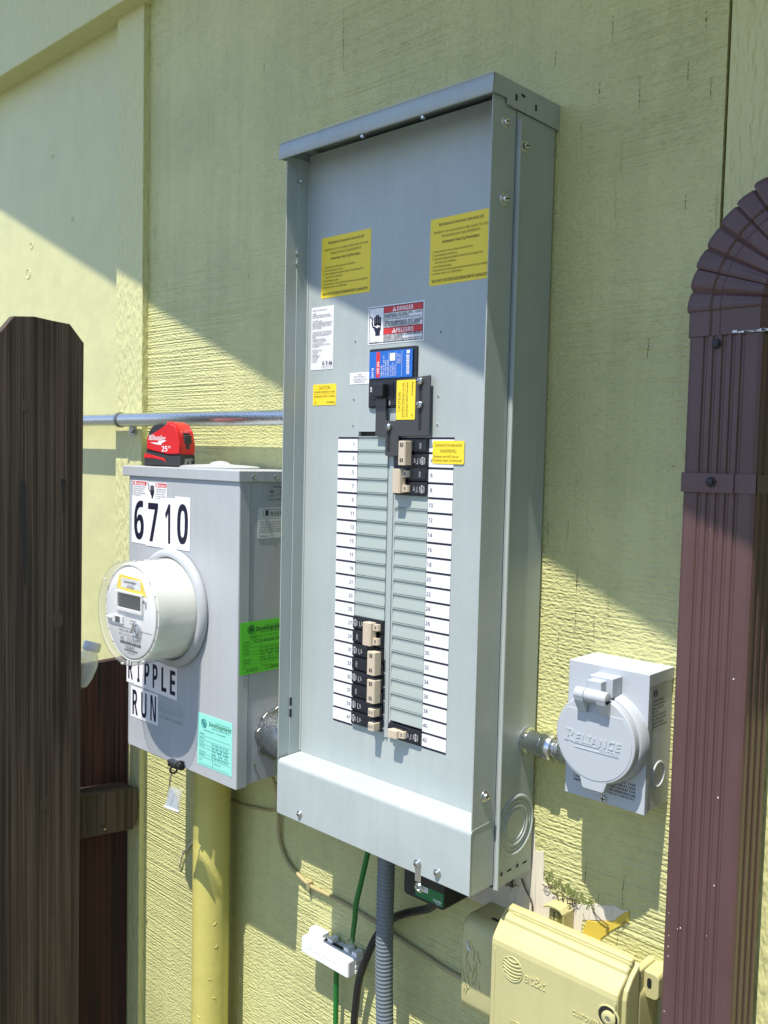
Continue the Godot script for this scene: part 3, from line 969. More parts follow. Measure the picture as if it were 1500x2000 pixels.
func build_stickers(P: Node3D, zd: float) -> void:
	var R := Vector3.RIGHT
	var U := Vector3.UP
	var Y: Material = M.yellow_ink
	var start := [
		["t", "Mechanical Generator Interlock Kit", 0.5, 0.095, 0.0036, 0, Y, F.serifb, 0.070],
		["t", "Suitable for use in accordance with Article 702 of the", 0.5, 0.205, 0.0030, 0, Y, F.serif, 0.086],
		["t", "National Electrical Code,ANSI/NFPA70", 0.5, 0.275, 0.0030, 0, Y, F.serif, 0.060],
		["t", "Generator Start-Up Procedure", 0.5, 0.365, 0.0034, 0, Y, F.serifb, 0.058],
		["t", "1.  Plug in power cord into generator and inlet box", 0.04, 0.500, 0.0024, -1, Y, F.serif, 0.064],
		["t", "2.  Start Generator and warm up", 0.04, 0.555, 0.0024, -1, Y, F.serif, 0.040],
		["t", "3.  Turn off all high load breakers Electric Stove,Cooking Oven,", 0.04, 0.610, 0.0024, -1, Y, F.serif, 0.080],
		["t", "Dryer and Air Conditioner", 0.09, 0.665, 0.0024, -1, Y, F.serif, 0.034],
		["t", "4.  Turn off Main Breaker", 0.04, 0.720, 0.0024, -1, Y, F.serif, 0.032],
		["t", "5.  Move Interlock to block Main Breaker and turn on Generator Breaker", 0.04, 0.775, 0.0024, -1, Y, F.serif, 0.088],
		["t", "6.  Reverse order to use Utility Power", 0.04, 0.830, 0.0024, -1, Y, F.serif, 0.048],
		["t", "DO NOT EXCEED GENERATOR'S CAPACITY", 0.5, 0.935, 0.0034, 0, Y, F.serifb, 0.088]]
	var s := sheet("start_up_sticker", P, Vector3(-0.3160, 0.2805, zd), R, U, 0.0968, 0.0840, M.yellow_vinyl, start, 0.002)
	s.set_meta("label", "left yellow generator start-up sticker")
	s = sheet("start_up_sticker", P, Vector3(-0.1146, 0.2742, zd), R, U, 0.0968, 0.0825, M.yellow_vinyl, start, 0.002)
	s.set_meta("label", "right yellow generator start-up sticker")
	var G: Material = M.ink_grey
	var ins := [["t", "Panel Cover Instructions", 0.06, 0.05, 0.0020, -1, G, F.sans, 0.030]]
	var lines := ["CAUTION:", "Disconnect wiring before removing this", "panel. Danger of electric shock if left on.", "", "To Install the cover:", "Turn all circuit breakers off. This device will", "make a secure fit with the panel when the", "screws have been set and tight. Turn them on", "cover is in working.", "", "To remove the cover from this enclosure be", "sure the main is off. You must turn off the", "utility. Do not trust handle in the OFF", "position.", "1. Remove and lift the screws", "2. Lift the cover by the flange", "3. Turn the circuit to ON", "4. Put the device back and close the box", "   for operation", "", "Cover Parts Directory:", "1. Cover plate", "2. Screw set", "3. Terminal bar kit", "4. Filler plate", "5. Ground bar", "6. Lock set"]
	for k in lines.size():
		if lines[k] != "":
			ins.append(["t", lines[k], 0.06, 0.105 + 0.029 * k, 0.0015, -1, G, F.sans, minf(0.040, 0.00095 * lines[k].length())])
	ins.append(["t", "E.T-N", 0.76, 0.90, 0.0048, 0, M.ink, F.bold, 0.019])
	ins.append(["t", "Eaton.com No. 42C", 0.74, 0.955, 0.0014, 0, G, F.sans, 0.020])
	sheet("instruction_sheet", P, Vector3(-0.3352, 0.1853, zd), R, U, 0.0462, 0.0885, M.white_paper, ins)

	# the danger sign with its hand and shock symbol
	var K: Material = M.ink
	var w := 0.0998
	var h := 0.0505
	var dg := [["r", 0.02, 0.03, 0.98, 0.97, K], ["r", 0.03, 0.05, 0.285, 0.95, M.white_vinyl], ["r", 0.292, 0.05, 0.97, 0.20, M.red_ink], ["r", 0.292, 0.212, 0.97, 0.585, M.white_vinyl], ["r", 0.292, 0.60, 0.97, 0.755, M.red_ink], ["r", 0.292, 0.767, 0.97, 0.95, M.white_vinyl]]
	for it in [["DANGER", 0.67, 0.125, 0.0056, M.white_vinyl, F.bold, 0.028, 0], ["PELIGRO", 0.67, 0.677, 0.0056, M.white_vinyl, F.bold, 0.030, 0],
			["HAZARDOUS  VOLTAGE  WILL  CAUSE", 0.30, 0.255, 0.0028, K, F.bold, 0.0655, -1], ["SEVERE INJURY OR DEATH.", 0.30, 0.318, 0.0028, K, F.bold, 0.044, -1],
			["Turn OFF power supplying this equipment before working", 0.30, 0.372, 0.0017, K, F.sans, 0.065, -1], ["inside.", 0.30, 0.41, 0.0017, K, F.sans, 0.007, -1],
			["TENSION DANGEREUSE  PEUT CAUSER", 0.30, 0.452, 0.0028, K, F.bold, 0.066, -1], ["DES BLESSURES GRAVES OU LA MORT.", 0.30, 0.51, 0.0028, K, F.bold, 0.064, -1],
			["Couper l'alimentation electrique de cet equipement avant", 0.30, 0.56, 0.0016, K, F.sans, 0.062, -1],
			["VOLTAJE PELIGROSO. CAUSA HERIDAS", 0.30, 0.805, 0.0027, K, F.bold, 0.066, -1], ["SEVERAS O MUERTE.", 0.30, 0.855, 0.0027, K, F.bold, 0.034, -1],
			["Quite toda la corriente de energia que alimenta este equipo", 0.30, 0.905, 0.0016, K, F.sans, 0.066, -1], ["47-12345-1          DO NOT COVER OR REMOVE THIS LABEL", 0.05, 0.935, 0.0014, K, F.sans, 0.085, -1]]:
		dg.append(["t", it[0], it[1], it[2], it[3], it[7], it[4], it[5], it[6]])
	var sg := sheet("danger_sign", P, Vector3(-0.2213, 0.1755, zd), R, U, w, h, M.white_vinyl, dg, 0.0015)
	var mb := MB.new(M.ink)
	mb.xf = Transform3D(Basis.IDENTITY, Vector3(-0.2213, 0.1755, zd))
	var zz := 0.0008
	var cx := 0.0182
	for f in [[-0.0055, -0.0245, -0.0105, 0.0014], [-0.0022, -0.0245, -0.0083, 0.0015], [0.0012, -0.0245, -0.0088, 0.0015], [0.0045, -0.0245, -0.0115, 0.0014]]:
		mb.prism(round_rect(cx + f[0] - f[3], f[1], cx + f[0] + f[3], f[2] - 0.003, f[3] * 0.95), 2, zz - 0.0001, zz)
	mb.prism(v2([cx - 0.0068, -0.0225, cx + 0.0060, -0.0225, cx + 0.0060, -0.0300, cx + 0.0042, -0.0345, cx + 0.0042, -0.0390, cx - 0.0042, -0.0390, cx - 0.0042, -0.0345, cx - 0.0068, -0.0300]), 2, zz - 0.0001, zz)
	mb.use(M.white_vinyl)
	mb.prism(v2([cx - 0.0085, -0.0252, cx - 0.0015, -0.0268, cx - 0.0010, -0.0245, cx + 0.0070, -0.0285, cx + 0.0012, -0.0277, cx - 0.0004, -0.0292]), 2, zz, zz + 0.0002)
	part("shock_hand", mb, sg)
	mb = MB.new(M.ink)
	mb.xf = Transform3D(Basis.IDENTITY, Vector3(-0.2213, 0.1755, zd))
	mb.prism(v2([cx - 0.0140, -0.0120, cx - 0.0085, -0.0160, cx - 0.0098, -0.0215, cx - 0.0080, -0.0265, cx - 0.0060, -0.0262, cx - 0.0060, -0.0285, cx - 0.0092, -0.0285, cx - 0.0118, -0.0222, cx - 0.0103, -0.0170, cx - 0.0150, -0.0132]), 2, zz - 0.0001, zz)
	part("shock_cord", mb, sg)
	for y in [-0.0062, -0.0340]:
		mb = MB.new(M.white_vinyl)
		mb.xf = Transform3D(Basis.IDENTITY, Vector3(-0.2213, 0.1755, zd))
		mb.prism(v2([0.0445, y - 0.0030, 0.0515, y - 0.0030, 0.0480, y + 0.0032]), 2, zz - 0.0001, zz)
		mb.use(M.red_ink)
		mb.prism(v2([0.0475, y + 0.0014, 0.0485, y + 0.0014, 0.0482, y - 0.0010, 0.0478, y - 0.0010]), 2, zz, zz + 0.0001)
		mb.prism(round_rect(0.0475, y - 0.0024, 0.0485, y - 0.0014, 0.0004), 2, zz, zz + 0.0001)
		part("warning_triangle", mb, sg)

	sheet("main_disconnect_label", P, Vector3(-0.2542, 0.0892, zd), R, U, 0.0385, 0.0158, M.white_vinyl, [["t", "MAIN", 0.5, 0.18, 0.0022, 0, G, F.sans], ["t", "DISCONNECT", 0.5, 0.38, 0.0022, 0, G, F.sans, 0.024], ["t", "INTERRUPTOR", 0.5, 0.62, 0.0022, 0, G, F.sans, 0.026], ["t", "PRINCIPAL", 0.5, 0.82, 0.0022, 0, G, F.sans, 0.020]])
	var ca := [["t", "CAUTION", 0.5, 0.17, 0.0042, 0, Y, F.sans, 0.0235], ["t", "portable Generator on site", 0.5, 0.37, 0.0027, 0, Y, F.sans, 0.042], ["t", "Generator INLET located", 0.5, 0.57, 0.0027, 0, Y, F.sans, 0.042], ["t", "at", 0.08, 0.87, 0.0027, -1, Y, F.sans], ["t", "of building", 0.95, 0.87, 0.0027, 1, Y, F.sans, 0.017], ["r", 0.05, 0.455, 0.95, 0.463, Y]]
	sheet("caution_sticker", P, Vector3(-0.3291, 0.0760, zd), R, U, 0.0478, 0.0297, M.yellow_vinyl, ca, 0.0015)
	sheet("generator_breaker_sticker", P, Vector3(-0.1012, -0.0029, zd + 0.0008), R, U, 0.0505, 0.0290, M.yellow_vinyl, [["t", "GENERATOR BREAKER", 0.5, 0.20, 0.0030, 0, Y, F.sans, 0.043], ["t", "WARNING", 0.5, 0.44, 0.0040, 0, Y, F.sans, 0.026], ["t", "Breaker can NOT be on", 0.04, 0.68, 0.0028, -1, Y, F.sans, 0.040], ["t", "if panel cover is removed", 0.04, 0.86, 0.0028, -1, Y, F.sans, 0.045]], 0.002)

func build_breakers(P: Node3D, zd: float, lx0: float, lx1: float, rx0: float, rx1: float, pitch: float) -> void:
	var K: Material = M.breaker_black
	# main breaker
	var mb := MB.new(K)
	mb.prism(round_rect(-0.2158, 0.0400, -0.1300, 0.1188, 0.0025), 2, zd - 0.004, zd + 0.0032, 0.0012)
	mb.box(Vector3(-0.2110, 0.0425, zd + 0.003), Vector3(-0.1345, 0.0775, zd + 0.0046), 0.0008)
	var main := part("main_breaker", mb, P, "main breaker with a blue and red label")
	var W: Material = M.white_vinyl
	# its label reads upwards: right = up, up = left
	var lab := [["r", 0.03, 0.165, 0.97, 0.255, M.red_ink],
		["t", "EAT\u00b7N", 0.22, 0.085, 0.0038, 0, W, F.bold, 0.0125], ["t", "CSR 25k", 0.40, 0.21, 0.0040, 0, W, F.bold, 0.0165],
		["t", "Type: CSR", 0.06, 0.30, 0.0020, -1, W, F.bold], ["t", "2 Pole 120/240V~  200A  40\u00b0C", 0.06, 0.345, 0.0020, -1, W, F.sans, 0.028], ["t", "Cat. CSR2200N", 0.06, 0.39, 0.0020, -1, W, F.sans],
		["t", "Issue 7804  25kAIC", 0.06, 0.435, 0.0020, -1, W, F.sans, 0.022], ["r", 0.05, 0.462, 0.95, 0.467, W], ["r", 0.62, 0.49, 0.90, 0.61, W], ["t", "UL LISTED", 0.06, 0.51, 0.0017, -1, W, F.sans], ["t", "Wire 4-250 kcmil CU/AL", 0.06, 0.555, 0.0017, -1, W, F.sans, 0.018],
		["t", "Torque 250 lb-in", 0.06, 0.60, 0.0017, -1, W, F.sans, 0.015], ["r", 0.05, 0.635, 0.95, 0.640, W], ["t", "Amps  200", 0.50, 0.68, 0.0019, -1, W, F.sans, 0.013], ["t", "Volts 240", 0.50, 0.72, 0.0019, -1, W, F.sans, 0.012], ["r", 0.05, 0.765, 0.95, 0.770, W], ["r", 0.84, 0.875, 0.96, 0.945, W]]
	var bx := 0.10
	while bx < 0.80:
		var bw := rng.randf_range(0.008, 0.026)
		lab.append(["r", bx, 0.875, bx + bw, 0.945, W])
		bx += bw + rng.randf_range(0.006, 0.02)
	sheet("breaker_label", main, Vector3(-0.2128, 0.0790, zd + 0.0047), Vector3.UP, Vector3.LEFT, 0.0358, 0.0770, M.blue_ink, lab)
	mb = MB.new(K)
	mb.box(Vector3(-0.2045, 0.0515, zd + 0.0045), Vector3(-0.1680, 0.0735, zd + 0.0060), 0.0006)
	mb.box(Vector3(-0.1985, 0.0540, zd + 0.0058), Vector3(-0.1760, 0.0712, zd + 0.0170), 0.0014)
	mb.use(W)
	mb.text("200", Vector3(-0.1968, 0.0635, zd + 0.0172), Vector3.UP, Vector3.LEFT, 0.0030, 0, F.bold)
	mb.text("200 A", Vector3(-0.1745, 0.0468, zd + 0.0048), Vector3.UP, Vector3.LEFT, 0.0022, 0, F.sans)
	part("breaker_handle", mb, main)

	# interlock plate, slides to block either the main or the generator breaker
	var zp := 0.0970
	var outline := v2([-0.1602, 0.0756, -0.1030, 0.0792, -0.1024, 0.0030, -0.1545, 0.0024, -0.1545, -0.0225, -0.1562, -0.0235, -0.1765, -0.0235, -0.1780, -0.0220, -0.1782, 0.0022, -0.1968, 0.0024, -0.1968, 0.0512, -0.1958, 0.0522, -0.1793, 0.0520, -0.1783, 0.0508, -0.1783, 0.0236, -0.1773, 0.0226, -0.1602, 0.0224])
	mb = MB.new(M.plate_steel)
	mb.prism(outline, 2, zp, zp + 0.0022, 0.0004)
	var plate := part("interlock_plate", mb, P, "dark steel interlock plate with slots")
	for s in [[-0.1180, 0.0105, 0.0735], [-0.1716, -0.0175, 0.0170]]:
		mb = MB.new(M.plate_steel)
		mb.prism(round_rect(s[0] - 0.0033, s[1] - 0.0006, s[0] + 0.0033, s[2] + 0.0006, 0.0032), 2, zp + 0.0021, zp + 0.0026, 0.0004)
		mb.use(M.dark_slot)
		mb.prism(round_rect(s[0] - 0.0020, s[1], s[0] + 0.0020, s[2], 0.0019), 2, zp + 0.0024, zp + 0.00285)
		part("slot", mb, plate)
	for s in [[-0.1180, 0.0722, 0.5], [-0.1178, 0.0424, 0.75], [-0.1712, 0.0145, 1.9]]:
		mb = MB.new(M.zinc)
		mb.lathe(v2([0, 0, 0.0046, 0, 0.0046, 0.0022, 0.0040, 0.0034, 0.0026, 0.0041, 0, 0.0043]), Vector3(s[0], s[1], zp + 0.0028), Vector3.BACK, 20)
		mb.use(M.dark_slot)
		var d := Vector3(cos(s[2]), sin(s[2]), 0) * 0.0042
		var e := Vector3(-sin(s[2]), cos(s[2]), 0) * 0.0007
		var o := Vector3(s[0], s[1], zp + 0.00725)
		mb.quad(o - d - e, o + d - e, o + d + e, o - d + e, Vector3.BACK)
		part("pan_screw", mb, plate)
	var Y: Material = M.yellow_ink
	sheet("caution_sticker", plate, Vector3(-0.1592, 0.0238, zp + 0.0022), Vector3.UP, Vector3.LEFT, 0.0510, 0.0325, M.yellow_vinyl, [["t", "CAUTION", 0.45, 0.16, 0.0040, 0, Y, F.sans, 0.0240], ["t", "portable Generator on site", 0.5, 0.36, 0.0027, 0, Y, F.sans, 0.044], ["t", "Generator INLET located", 0.5, 0.57, 0.0027, 0, Y, F.sans, 0.044], ["t", "at", 0.08, 0.85, 0.0027, -1, Y, F.sans], ["t", "of building", 0.95, 0.85, 0.0027, 1, Y, F.sans, 0.018], ["r", 0.05, 0.455, 0.95, 0.463, Y]], 0.0015)

	# branch breakers: [side, first row top, poles, handle x0, handle x1, tabs beyond, amps]
	var L := -0.2442
	var list := [
		[1, -0.0002, 2, -0.1452, -0.1330, 0, "50"], [1, -0.0365, 2, -0.1560, -0.1425, 1, "20"],
		[0, L, 2, -0.2040, -0.1890, 1, "40"], [0, L - pitch * 2, 2, -0.1930, -0.1785, 0, "30"], [0, L - pitch * 4, 2, -0.1925, -0.1780, 0, "30"], [0, L - pitch * 6, 1, -0.1895, -0.1785, 0, "20"], [0, L - pitch * 7, 1, -0.1890, -0.1780, 0, "20"],
		[1, -0.3790, 1, -0.1545, -0.1380, 1, "15"]]
	for b in list:
		var x0: float = (lx0 if b[0] == 0 else rx0) + 0.0005
		var x1: float = (lx1 if b[0] == 0 else rx1) - 0.0005
		var top: float = b[1]
		var n: int = b[2]
		mb = MB.new(K)
		for k in n:
			var y1: float = top - pitch * k - 0.0004
			var y0: float = top - pitch * (k + 1) + 0.0004
			mb.box(Vector3(x0, y0, zd - 0.004), Vector3(x1, y1, zd + 0.0042), 0.0008)
			mb.box(Vector3(x0 + 0.0008, y0 + 0.0022, zd + 0.004), Vector3(x1 - 0.0008, y1 - 0.0026, zd + 0.0056), 0.0006)
			mb.box(Vector3(b[3] - 0.003, y0 + 0.0018, zd + 0.0055), Vector3(b[4] + 0.004, y1 - 0.0020, zd + 0.0072), 0.0006)
		var what := "two-pole" if n == 2 else "single-pole"
		var br := part("breaker", mb, P, "black %s breaker with a %s tan handle" % [what, "tilted" if b[5] else "straight"])
		mb = MB.new(W)
		for k in n:
			var yc: float = top - pitch * (k + 0.5)
			var tx: float = x0 + 0.0065 if b[0] == 0 else x1 - 0.0065
			var dirx := 1.0 if b[0] == 0 else -1.0
			var rr := Vector3.UP if b[0] == 0 else Vector3.UP
			var uu := Vector3.LEFT
			if k == 0 and n == 2 and b[0] == 0 or n == 1 or b[0] == 1 and k == n - 1:
				mb.text("EAT\u00b7N", Vector3(tx, yc, zd + 0.0059), rr, uu, 0.0026, 0, F.bold, 0.0095)
				mb.text("CH2" + b[6], Vector3(tx - 0.0034 * dirx, yc, zd + 0.0059), rr, uu, 0.0016, 0, F.sans, 0.008)
				mb.text("120/240V~", Vector3(tx + 0.0032 * dirx, yc, zd + 0.0059), rr, uu, 0.0014, 0, F.sans, 0.0075)
				mb.text("Type CH", Vector3(tx + 0.0130 * dirx, yc, zd + 0.0059), rr, uu, 0.0016, 0, F.sans, 0.0055)
				mb.box(Vector3(tx + 0.0078 * dirx, yc + 0.003, zd + 0.0056), Vector3(tx + 0.0082 * dirx, yc - 0.004, zd + 0.0058))
				mb.box(Vector3(tx + 0.0078 * dirx, yc - 0.0036, zd + 0.0056), Vector3(tx + 0.0105 * dirx, yc - 0.0040, zd + 0.0058))
			else:
				mb.text("LISTED", Vector3(tx + 0.004 * dirx, yc, zd + 0.0059), rr, uu, 0.0012, 0, F.sans, 0.007)
		part("breaker_print", mb, br)
		mb = MB.new(M.handle_tan)
		var hy1: float = top - pitch * 0.5 + 0.0052 if n == 1 else top - pitch * 0.18
		var hy0: float = top - pitch * 0.5 - 0.0052 if n == 1 else top - pitch * (n - 0.18)
		var zt := zd + 0.0185 if b[5] == 0 else zd + 0.0170
		if b[5]:
			var tdir: float = 1.0
			for k in n:
				var yc: float = top - pitch * (k + 0.5)
				mb.prism(v2([b[4] - 0.004, zd + 0.006, b[4] + 0.0090 * tdir, zd + 0.006, b[4] + 0.0088 * tdir, zd + 0.0085, b[4] + 0.0075 * tdir, zd + 0.0108, b[4] - 0.001, zd + 0.0125]), 1, yc - 0.0044, yc + 0.0044)
			mb.prism(v2([b[3] + 0.0030, zd + 0.007, b[4] + 0.0015, zd + 0.007, b[4], zt - 0.0015, b[4] - 0.0020, zt, b[3] + 0.0012, zt, b[3], zt - 0.0012]), 1, hy0, hy1, 0.0008)
		else:
			mb.prism(v2([b[3] - 0.0010, zd + 0.007, b[4] + 0.0010, zd + 0.007, b[4], zt - 0.0012, b[4] - 0.0012, zt, b[3] + 0.0012, zt, b[3], zt - 0.0012]), 1, hy0, hy1, 0.0008)
		var hd := part("handle", mb, br)
		mb = MB.new(M.dark_slot)
		var hx: float = (b[3] + b[4]) / 2
		if b[5] == 0 and n == 2:
			for k in n:
				var yc: float = lerpf(hy1, hy0, 0.17 if k == 0 else 0.80)
				mb.box(Vector3(hx - 0.0024, yc - 0.0026, zt - 0.001), Vector3(hx + 0.0030, yc + 0.0026, zt + 0.0001))
				mb.use(M.handle_tan)
				mb.text("ON", Vector3(hx + 0.0006, yc, zt + 0.0003), Vector3.UP, Vector3.LEFT, 0.0024, 0, F.bold, 0.0040)
				mb.use(M.dark_slot)
		elif b[5] == 0:
			mb.use(M.ink_grey)
			mb.text("ON", Vector3(hx - 0.002, (hy0 + hy1) / 2, zt + 0.0002), Vector3.UP, Vector3.LEFT, 0.0022, 0, F.bold, 0.0042)
			mb.text(b[6], Vector3(hx + 0.0022, (hy0 + hy1) / 2, zt + 0.0002), Vector3.UP, Vector3.LEFT, 0.0022, 0, F.bold, 0.0036)
		else:
			for k in n:
				var yc: float = top - pitch * (k + 0.5)
				mb.use(M.ink_grey)
				mb.text(b[6], Vector3(b[4] + 0.0042, yc, zd + 0.0118), Vector3.UP, Vector3.LEFT, 0.0030, 0, F.bold, 0.0045)
				if n == 2:
					mb.use(M.dark_slot)
					mb.box(Vector3(b[3] - 0.0001, yc - 0.0022, zd + 0.0105), Vector3(b[3] + 0.002, yc + 0.0022, zd + 0.0145))
		part("handle_marking", mb, br)

# ---------------------------------------------------------------- meter socket and meter
func build_meter() -> void:
	var S := thing("meter_socket_box", Vector3(-0.59, -0.5335, 0), "grey steel meter box with house number 6710 and permit stickers, left of the breaker panel", "meter box")
	var x0 := -0.751
	var x1 := -0.4310
	var y0 := -0.5335
	var y1 := -0.0500
	var zf := 0.142
	var G: Material = M.meter_grey
	var mb := MB.new(G)
	mb.box(Vector3(x0 + 0.002, y0 + 0.002, 0.0), Vector3(x1 - 0.0012, y1 - 0.004, 0.1212), 0.0015)
	part("box_body", mb, S)
	# front cover, its left strip bent back
	mb = MB.new(G)
	mb.prism(v2([x0, 0.122, x1, 0.122, x1, zf - 0.002, x1 - 0.0006, zf - 0.0006, x1 - 0.002, zf, -0.7345, zf, -0.7352, zf - 0.0003, x0 + 0.0012, zf - 0.0085, x0, zf - 0.0100]), 1, y0, y1 - 0.0160)
	var cov := part("front_cover", mb, S)
	mb = MB.new(G)
	mb.box(Vector3(x0 - 0.0025, y1 - 0.0175, 0.0), Vector3(x1 + 0.0025, y1, zf + 0.0035), 0.0016)
	var hood := part("hood", mb, S)
	for z in [0.118, 0.075]:
		mb = MB.new(M.zinc)
		mb.lathe(v2([0, 0, 0.0036, 0, 0.0033, 0.0016, 0.0018, 0.0024, 0, 0.0026]), Vector3(x1 + 0.0025, y1 - 0.0095, z), Vector3.RIGHT, 14)
		part("rivet", mb, hood)
	mb = MB.new(M.zinc)
	mb.box(Vector3(x1 - 0.0015, -0.506, 0.106), Vector3(x1 + 0.0004, -0.500, 0.1085), 0.0004)
	part("cover_catch", mb, S)
	mb = MB.new(M.meter_grey)
	mb.lathe(v2([0, 0.0, 0.066, 0.0, 0.066, 0.002, 0.061, 0.0038, 0.044, 0.0052, 0.018, 0.0066, 0.013, 0.0100, 0.006, 0.0116, 0, 0.012]), Vector3(-0.582, y1, 0.066), Vector3.UP, 36)
	part("closing_cap", mb, S)
	mb = MB.new(G)
	mb.text("MILBANK", Vector3(-0.604, -0.4490, zf), Vector3.RIGHT, Vector3.UP, 0.0155, 0, F.sans, 0.075, 0.0007)
	mb.text("200 AMP CONTINUOUS", Vector3(-0.604, -0.4640, zf), Vector3.RIGHT, Vector3.UP, 0.0050, 0, F.sans, 0.066, 0.0006)
	part("embossed_lettering", mb, cov)

	# house number cards
	var R := Vector3.RIGHT
	var U := Vector3.UP
	var K: Material = M.ink
	var cards := [["6", -0.7265, -0.1000, 0.0438, 0.0805, -0.008], ["7", -0.6830, -0.1005, 0.0425, 0.0820, 0.0], ["1", -0.6408, -0.1000, 0.0425, 0.0830, 0.010], ["0", -0.5975, -0.0960, 0.0425, 0.0850, -0.012]]
	for i in cards.size():
		var c: Array = cards[i]
		var r := R.rotated(Vector3.BACK, c[5])
		var u := U.rotated(Vector3.BACK, c[5])
		sheet("number_card", S, Vector3(c[1], c[2], zf + 0.0003 * (i % 2) + 0.0001), r, u, c[3], c[4], M.white_vinyl, [["t", c[0], 0.52, 0.51, 0.0640, 0, K, F.bold, 0.0300 if c[0] != "1" else 0.0150]])
	for i in 6:
		sheet("letter_card", S, Vector3(-0.7410 + 0.0256 * i, -0.3715 - 0.0006 * i, zf + 0.0003 * (i % 2) + 0.0001), R, U, 0.0256, 0.0535, M.white_vinyl, [["t", "RIPPLE"[i], 0.5, 0.5, 0.0400, 0, K, F.bold, 0.0075 if i == 1 else 0.0150]])
	for i in 3:
		sheet("letter_card", S, Vector3(-0.7270 + 0.0280 * i, -0.4300 + 0.0004 * i, zf + 0.0003 * (i % 2) + 0.0001), R, U, 0.0280, 0.0530, M.white_vinyl, [["t", "RUN"[i], 0.5, 0.5, 0.0430, 0, K, F.bold, 0.0170]])
	var I: Material = M.ink_grey
	sheet("danger_label", S, Vector3(-0.7235, -0.0745, zf), R, U, 0.0430, 0.0270, M.white_vinyl, [["r", 0.03, 0.04, 0.97, 0.28, M.red_ink], ["t", "\u26a0 DANGER", 0.5, 0.16, 0.0040, 0, M.white_vinyl, F.bold, 0.032],
		["t", "Hazardous voltage. Contact", 0.06, 0.38, 0.0020, -1, I, F.sans, 0.036], ["t", "will cause severe injury or", 0.06, 0.51, 0.0020, -1, I, F.sans, 0.034], ["t", "death. Turn off power", 0.06, 0.64, 0.0020, -1, I, F.sans, 0.029], ["t", "before working inside", 0.06, 0.78, 0.0020, -1, I, F.sans, 0.035], ["t", "this equipment.", 0.06, 0.91, 0.0020, -1, I, F.sans, 0.022]])
	sheet("danger_label", S, Vector3(-0.6800, -0.0762, zf + 0.0002), R, U, 0.0590, 0.0285, M.white_vinyl, [["r", 0.44, 0.03, 0.98, 0.26, M.red_ink], ["t", "\u26a0 PELIGRO", 0.71, 0.145, 0.0040, 0, M.white_vinyl, F.bold, 0.027],
		["t", "Voltaje peligroso puede", 0.46, 0.38, 0.0020, -1, I, F.sans, 0.029], ["t", "causar lesiones graves o", 0.46, 0.51, 0.0020, -1, I, F.sans, 0.030], ["t", "muerte. Desconecte la", 0.46, 0.64, 0.0020, -1, I, F.sans, 0.026], ["t", "corriente antes de abrir", 0.46, 0.78, 0.0020, -1, I, F.sans, 0.030], ["t", "esta caja.", 0.46, 0.91, 0.0020, -1, I, F.sans, 0.013]])
	mb = MB.new(K)
	for f in 4:
		mb.prism(round_rect(-0.6695 + f * 0.0030, -0.0905, -0.6673 + f * 0.0030, -0.0800 - 0.0012 * absf(f - 1.4), 0.0010), 2, zf + 0.0006, zf + 0.0009)
	mb.prism(v2([-0.6700, -0.0895, -0.6578, -0.0895, -0.6590, -0.0955, -0.6612, -0.0985, -0.6612, -0.1025, -0.6660, -0.1025, -0.6660, -0.0985, -0.6690, -0.0960]), 2, zf + 0.0006, zf + 0.0009)
	part("shock_hand", mb, S)
	mb = MB.new(K)
	mb.tube(v3([-0.6775, -0.0775, zf + 0.0008, -0.6735, -0.0810, zf + 0.0008, -0.6750, -0.0860, zf + 0.0008, -0.6710, -0.0910, zf + 0.0008]), 0.0008, 4)
	part("shock_cord", mb, S)

	# city permit stickers
	var permit := func(ink: Material, title: Material) -> Array:
		var a := [["t", "Development", 0.66, 0.165, 0.0068, 0, title, F.bold, 0.0560], ["t", "CITY OF AUSTIN", 0.72, 0.105, 0.0016, 0, ink, F.sans, 0.035], ["t", "SERVICES DEPARTMENT", 0.68, 0.225, 0.0015, 0, ink, F.sans, 0.045], ["t", "austintexas.gov  \u00b7  512-978-4000", 0.5, 0.300, 0.0018, 0, ink, F.sans, 0.056]]
		for row in [["ADDRESS", 0.395], ["PERMIT #", 0.475], ["Building", 0.555], ["Electrical", 0.620], ["Mechanical", 0.735], ["Plumbing", 0.800]]:
			a.append(["t", row[0], 0.06, row[1] - 0.018, 0.0019, -1, ink, F.sans])
			a.append(["r", 0.05, row[1] + 0.018, 0.95, row[1] + 0.0225, ink])
		for row in [[0.53, "LO  FRA  PO  FI  IN"], [0.597, "LO  RG  SR  FCO"], [0.655, "TC  RE  LM"], [0.712, "RO  UT  FI"], [0.778, "PF  CPR  WTR  SWR  RI  FI"]]:
			a.append(["t", row[1], 0.66, row[0], 0.0020, 0, ink, F.bold, 0.040])
		a.append(["t", "DATE", 0.06, 0.875, 0.0019, -1, ink, F.sans])
		a.append(["t", "INSPECTOR", 0.50, 0.875, 0.0019, -1, ink, F.sans])
		a.append(["r", 0.46, 0.823, 0.466, 0.955, ink])
		a.append(["r", 0.05, 0.952, 0.95, 0.957, ink])
		return a
	var seal := func(o: Vector3, rt: Vector3, ink: Material, parent: Node) -> void:
		var q := MB.new(ink)
		q.xf = Transform3D(Basis(rt, U, rt.cross(U)), o)
		q.torus(Vector3.ZERO, Vector3.BACK, 0.0066, 0.0004, 22)
		q.torus(Vector3.ZERO, Vector3.BACK, 0.0048, 0.0003, 22)
		q.prism(v2([-0.0025, -0.003, 0.0025, -0.003, 0.003, 0.0015, 0, 0.0032, -0.003, 0.0015]), 2, 0, 0.0003)
		part("seal_emblem", q, parent)
	var a1: Array = permit.call(M.aqua_ink, M.green_ink)
